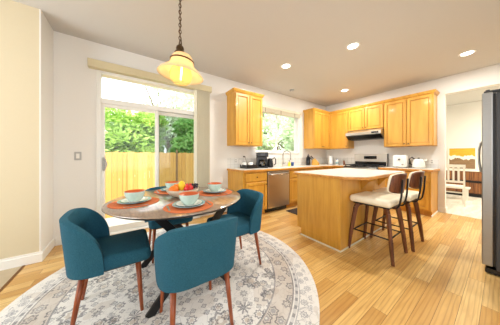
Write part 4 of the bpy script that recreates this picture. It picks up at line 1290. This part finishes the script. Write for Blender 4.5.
for s in (-1, 1):
    bm = bmesh.new(); bar(bm, (.2 * s, -.19, .2), (.19 * s, .19, .2), .025, .02, (0, 0, 1)); obj('stretcher', bm, M['white_wood'], c)
bm = bmesh.new(); bar(bm, (-.19, .2, .26), (.19, .2, .26), .03, .02, (0, 1, 0)); obj('stretcher', bm, M['white_wood'], c)

s = thing('sideboard', 'long walnut sideboard with slatted front along the far dining wall', 'sideboard', (-1.6, YF - .47, 0))
SL = 3.2
obj('top', B(-.01, -.01, .735, SL + .01, .46, .765, .004), M['white_wood'], s)
obj('body', B(0, .02, .10, SL, .455, .734), M['walnut'], s)
n = 4
for q in range(n):
    for z0, z1 in ((.12, .40), (.48, .72)):
        bm = bmesh.new(); w = SL / n
        for j in range(10): box(bm, q * w + .02 + j * (w - .04) / 10, 0.0, z0, q * w + .02 + (j + .86) * (w - .04) / 10, .0195, z1)
        obj('slatted_door' if z0 < .2 else 'drawer', bm, M['slat_wood'], s)
obj('shelf_gap', B(0.005, -0.002, .415, SL - .005, .0195, .465), M['black_plastic'], s)
obj('plinth', B(.04, .05, 0, SL - .04, .42, .0995), M['black_plastic'], s)
p = thing('painting', 'abstract yellow white and brown painting on the far dining wall', 'painting', (-1.02, YF - .002, .77))
obj('canvas', B(.02, -.028, .02, .54, -.002, .65), M['canvas'], p)
bm = bmesh.new()
for q in ((0, 0, .02, .67), (.54, 0, .56, .67), (.02, 0, .54, .02), (.02, .65, .54, .67)): box(bm, q[0], -.035, q[1], q[2], -.001, q[3])
obj('frame', bm, M['white_wood'], p)
k = thing('low_bench', 'low white bench between the slat back chair and the sideboard', 'bench', (-1.3, 7.3, 0))
obj('bench_seat', B(0, 0, .30, .80, .30, .34, .006), M['white_wood'], k)
for x in (.04, .72):
    for yy in (.03, .23): obj('leg', B(x, yy, 0, x + .045, yy + .045, .2995), M['white_wood'], k)
k = thing('flush_ceiling_lamp', 'warm glowing flush ceiling lamp in the dining room', 'ceiling light', (-1.2, 7.35, HC))
bm = bmesh.new(); lathe(bm, [(0, -.002), (.15, -.002), (.16, -.02), (.15, -.035), (.13, -.035), (0, -.034)], 28); obj('pan', bm, M['bronze'], k, True)
bm = bmesh.new(); lathe(bm, [(.145, -.036), (.13, -.07), (.08, -.095), (0, -.10)], 28); obj('glass_bowl', bm, M['led_warm'], k, True)
light('dining_light', 'AREA', (0.9, 7.0, HC - .15), (0, 0, 0), DINING, (1.0, 0.90, 0.74), 1.2, 1.2)
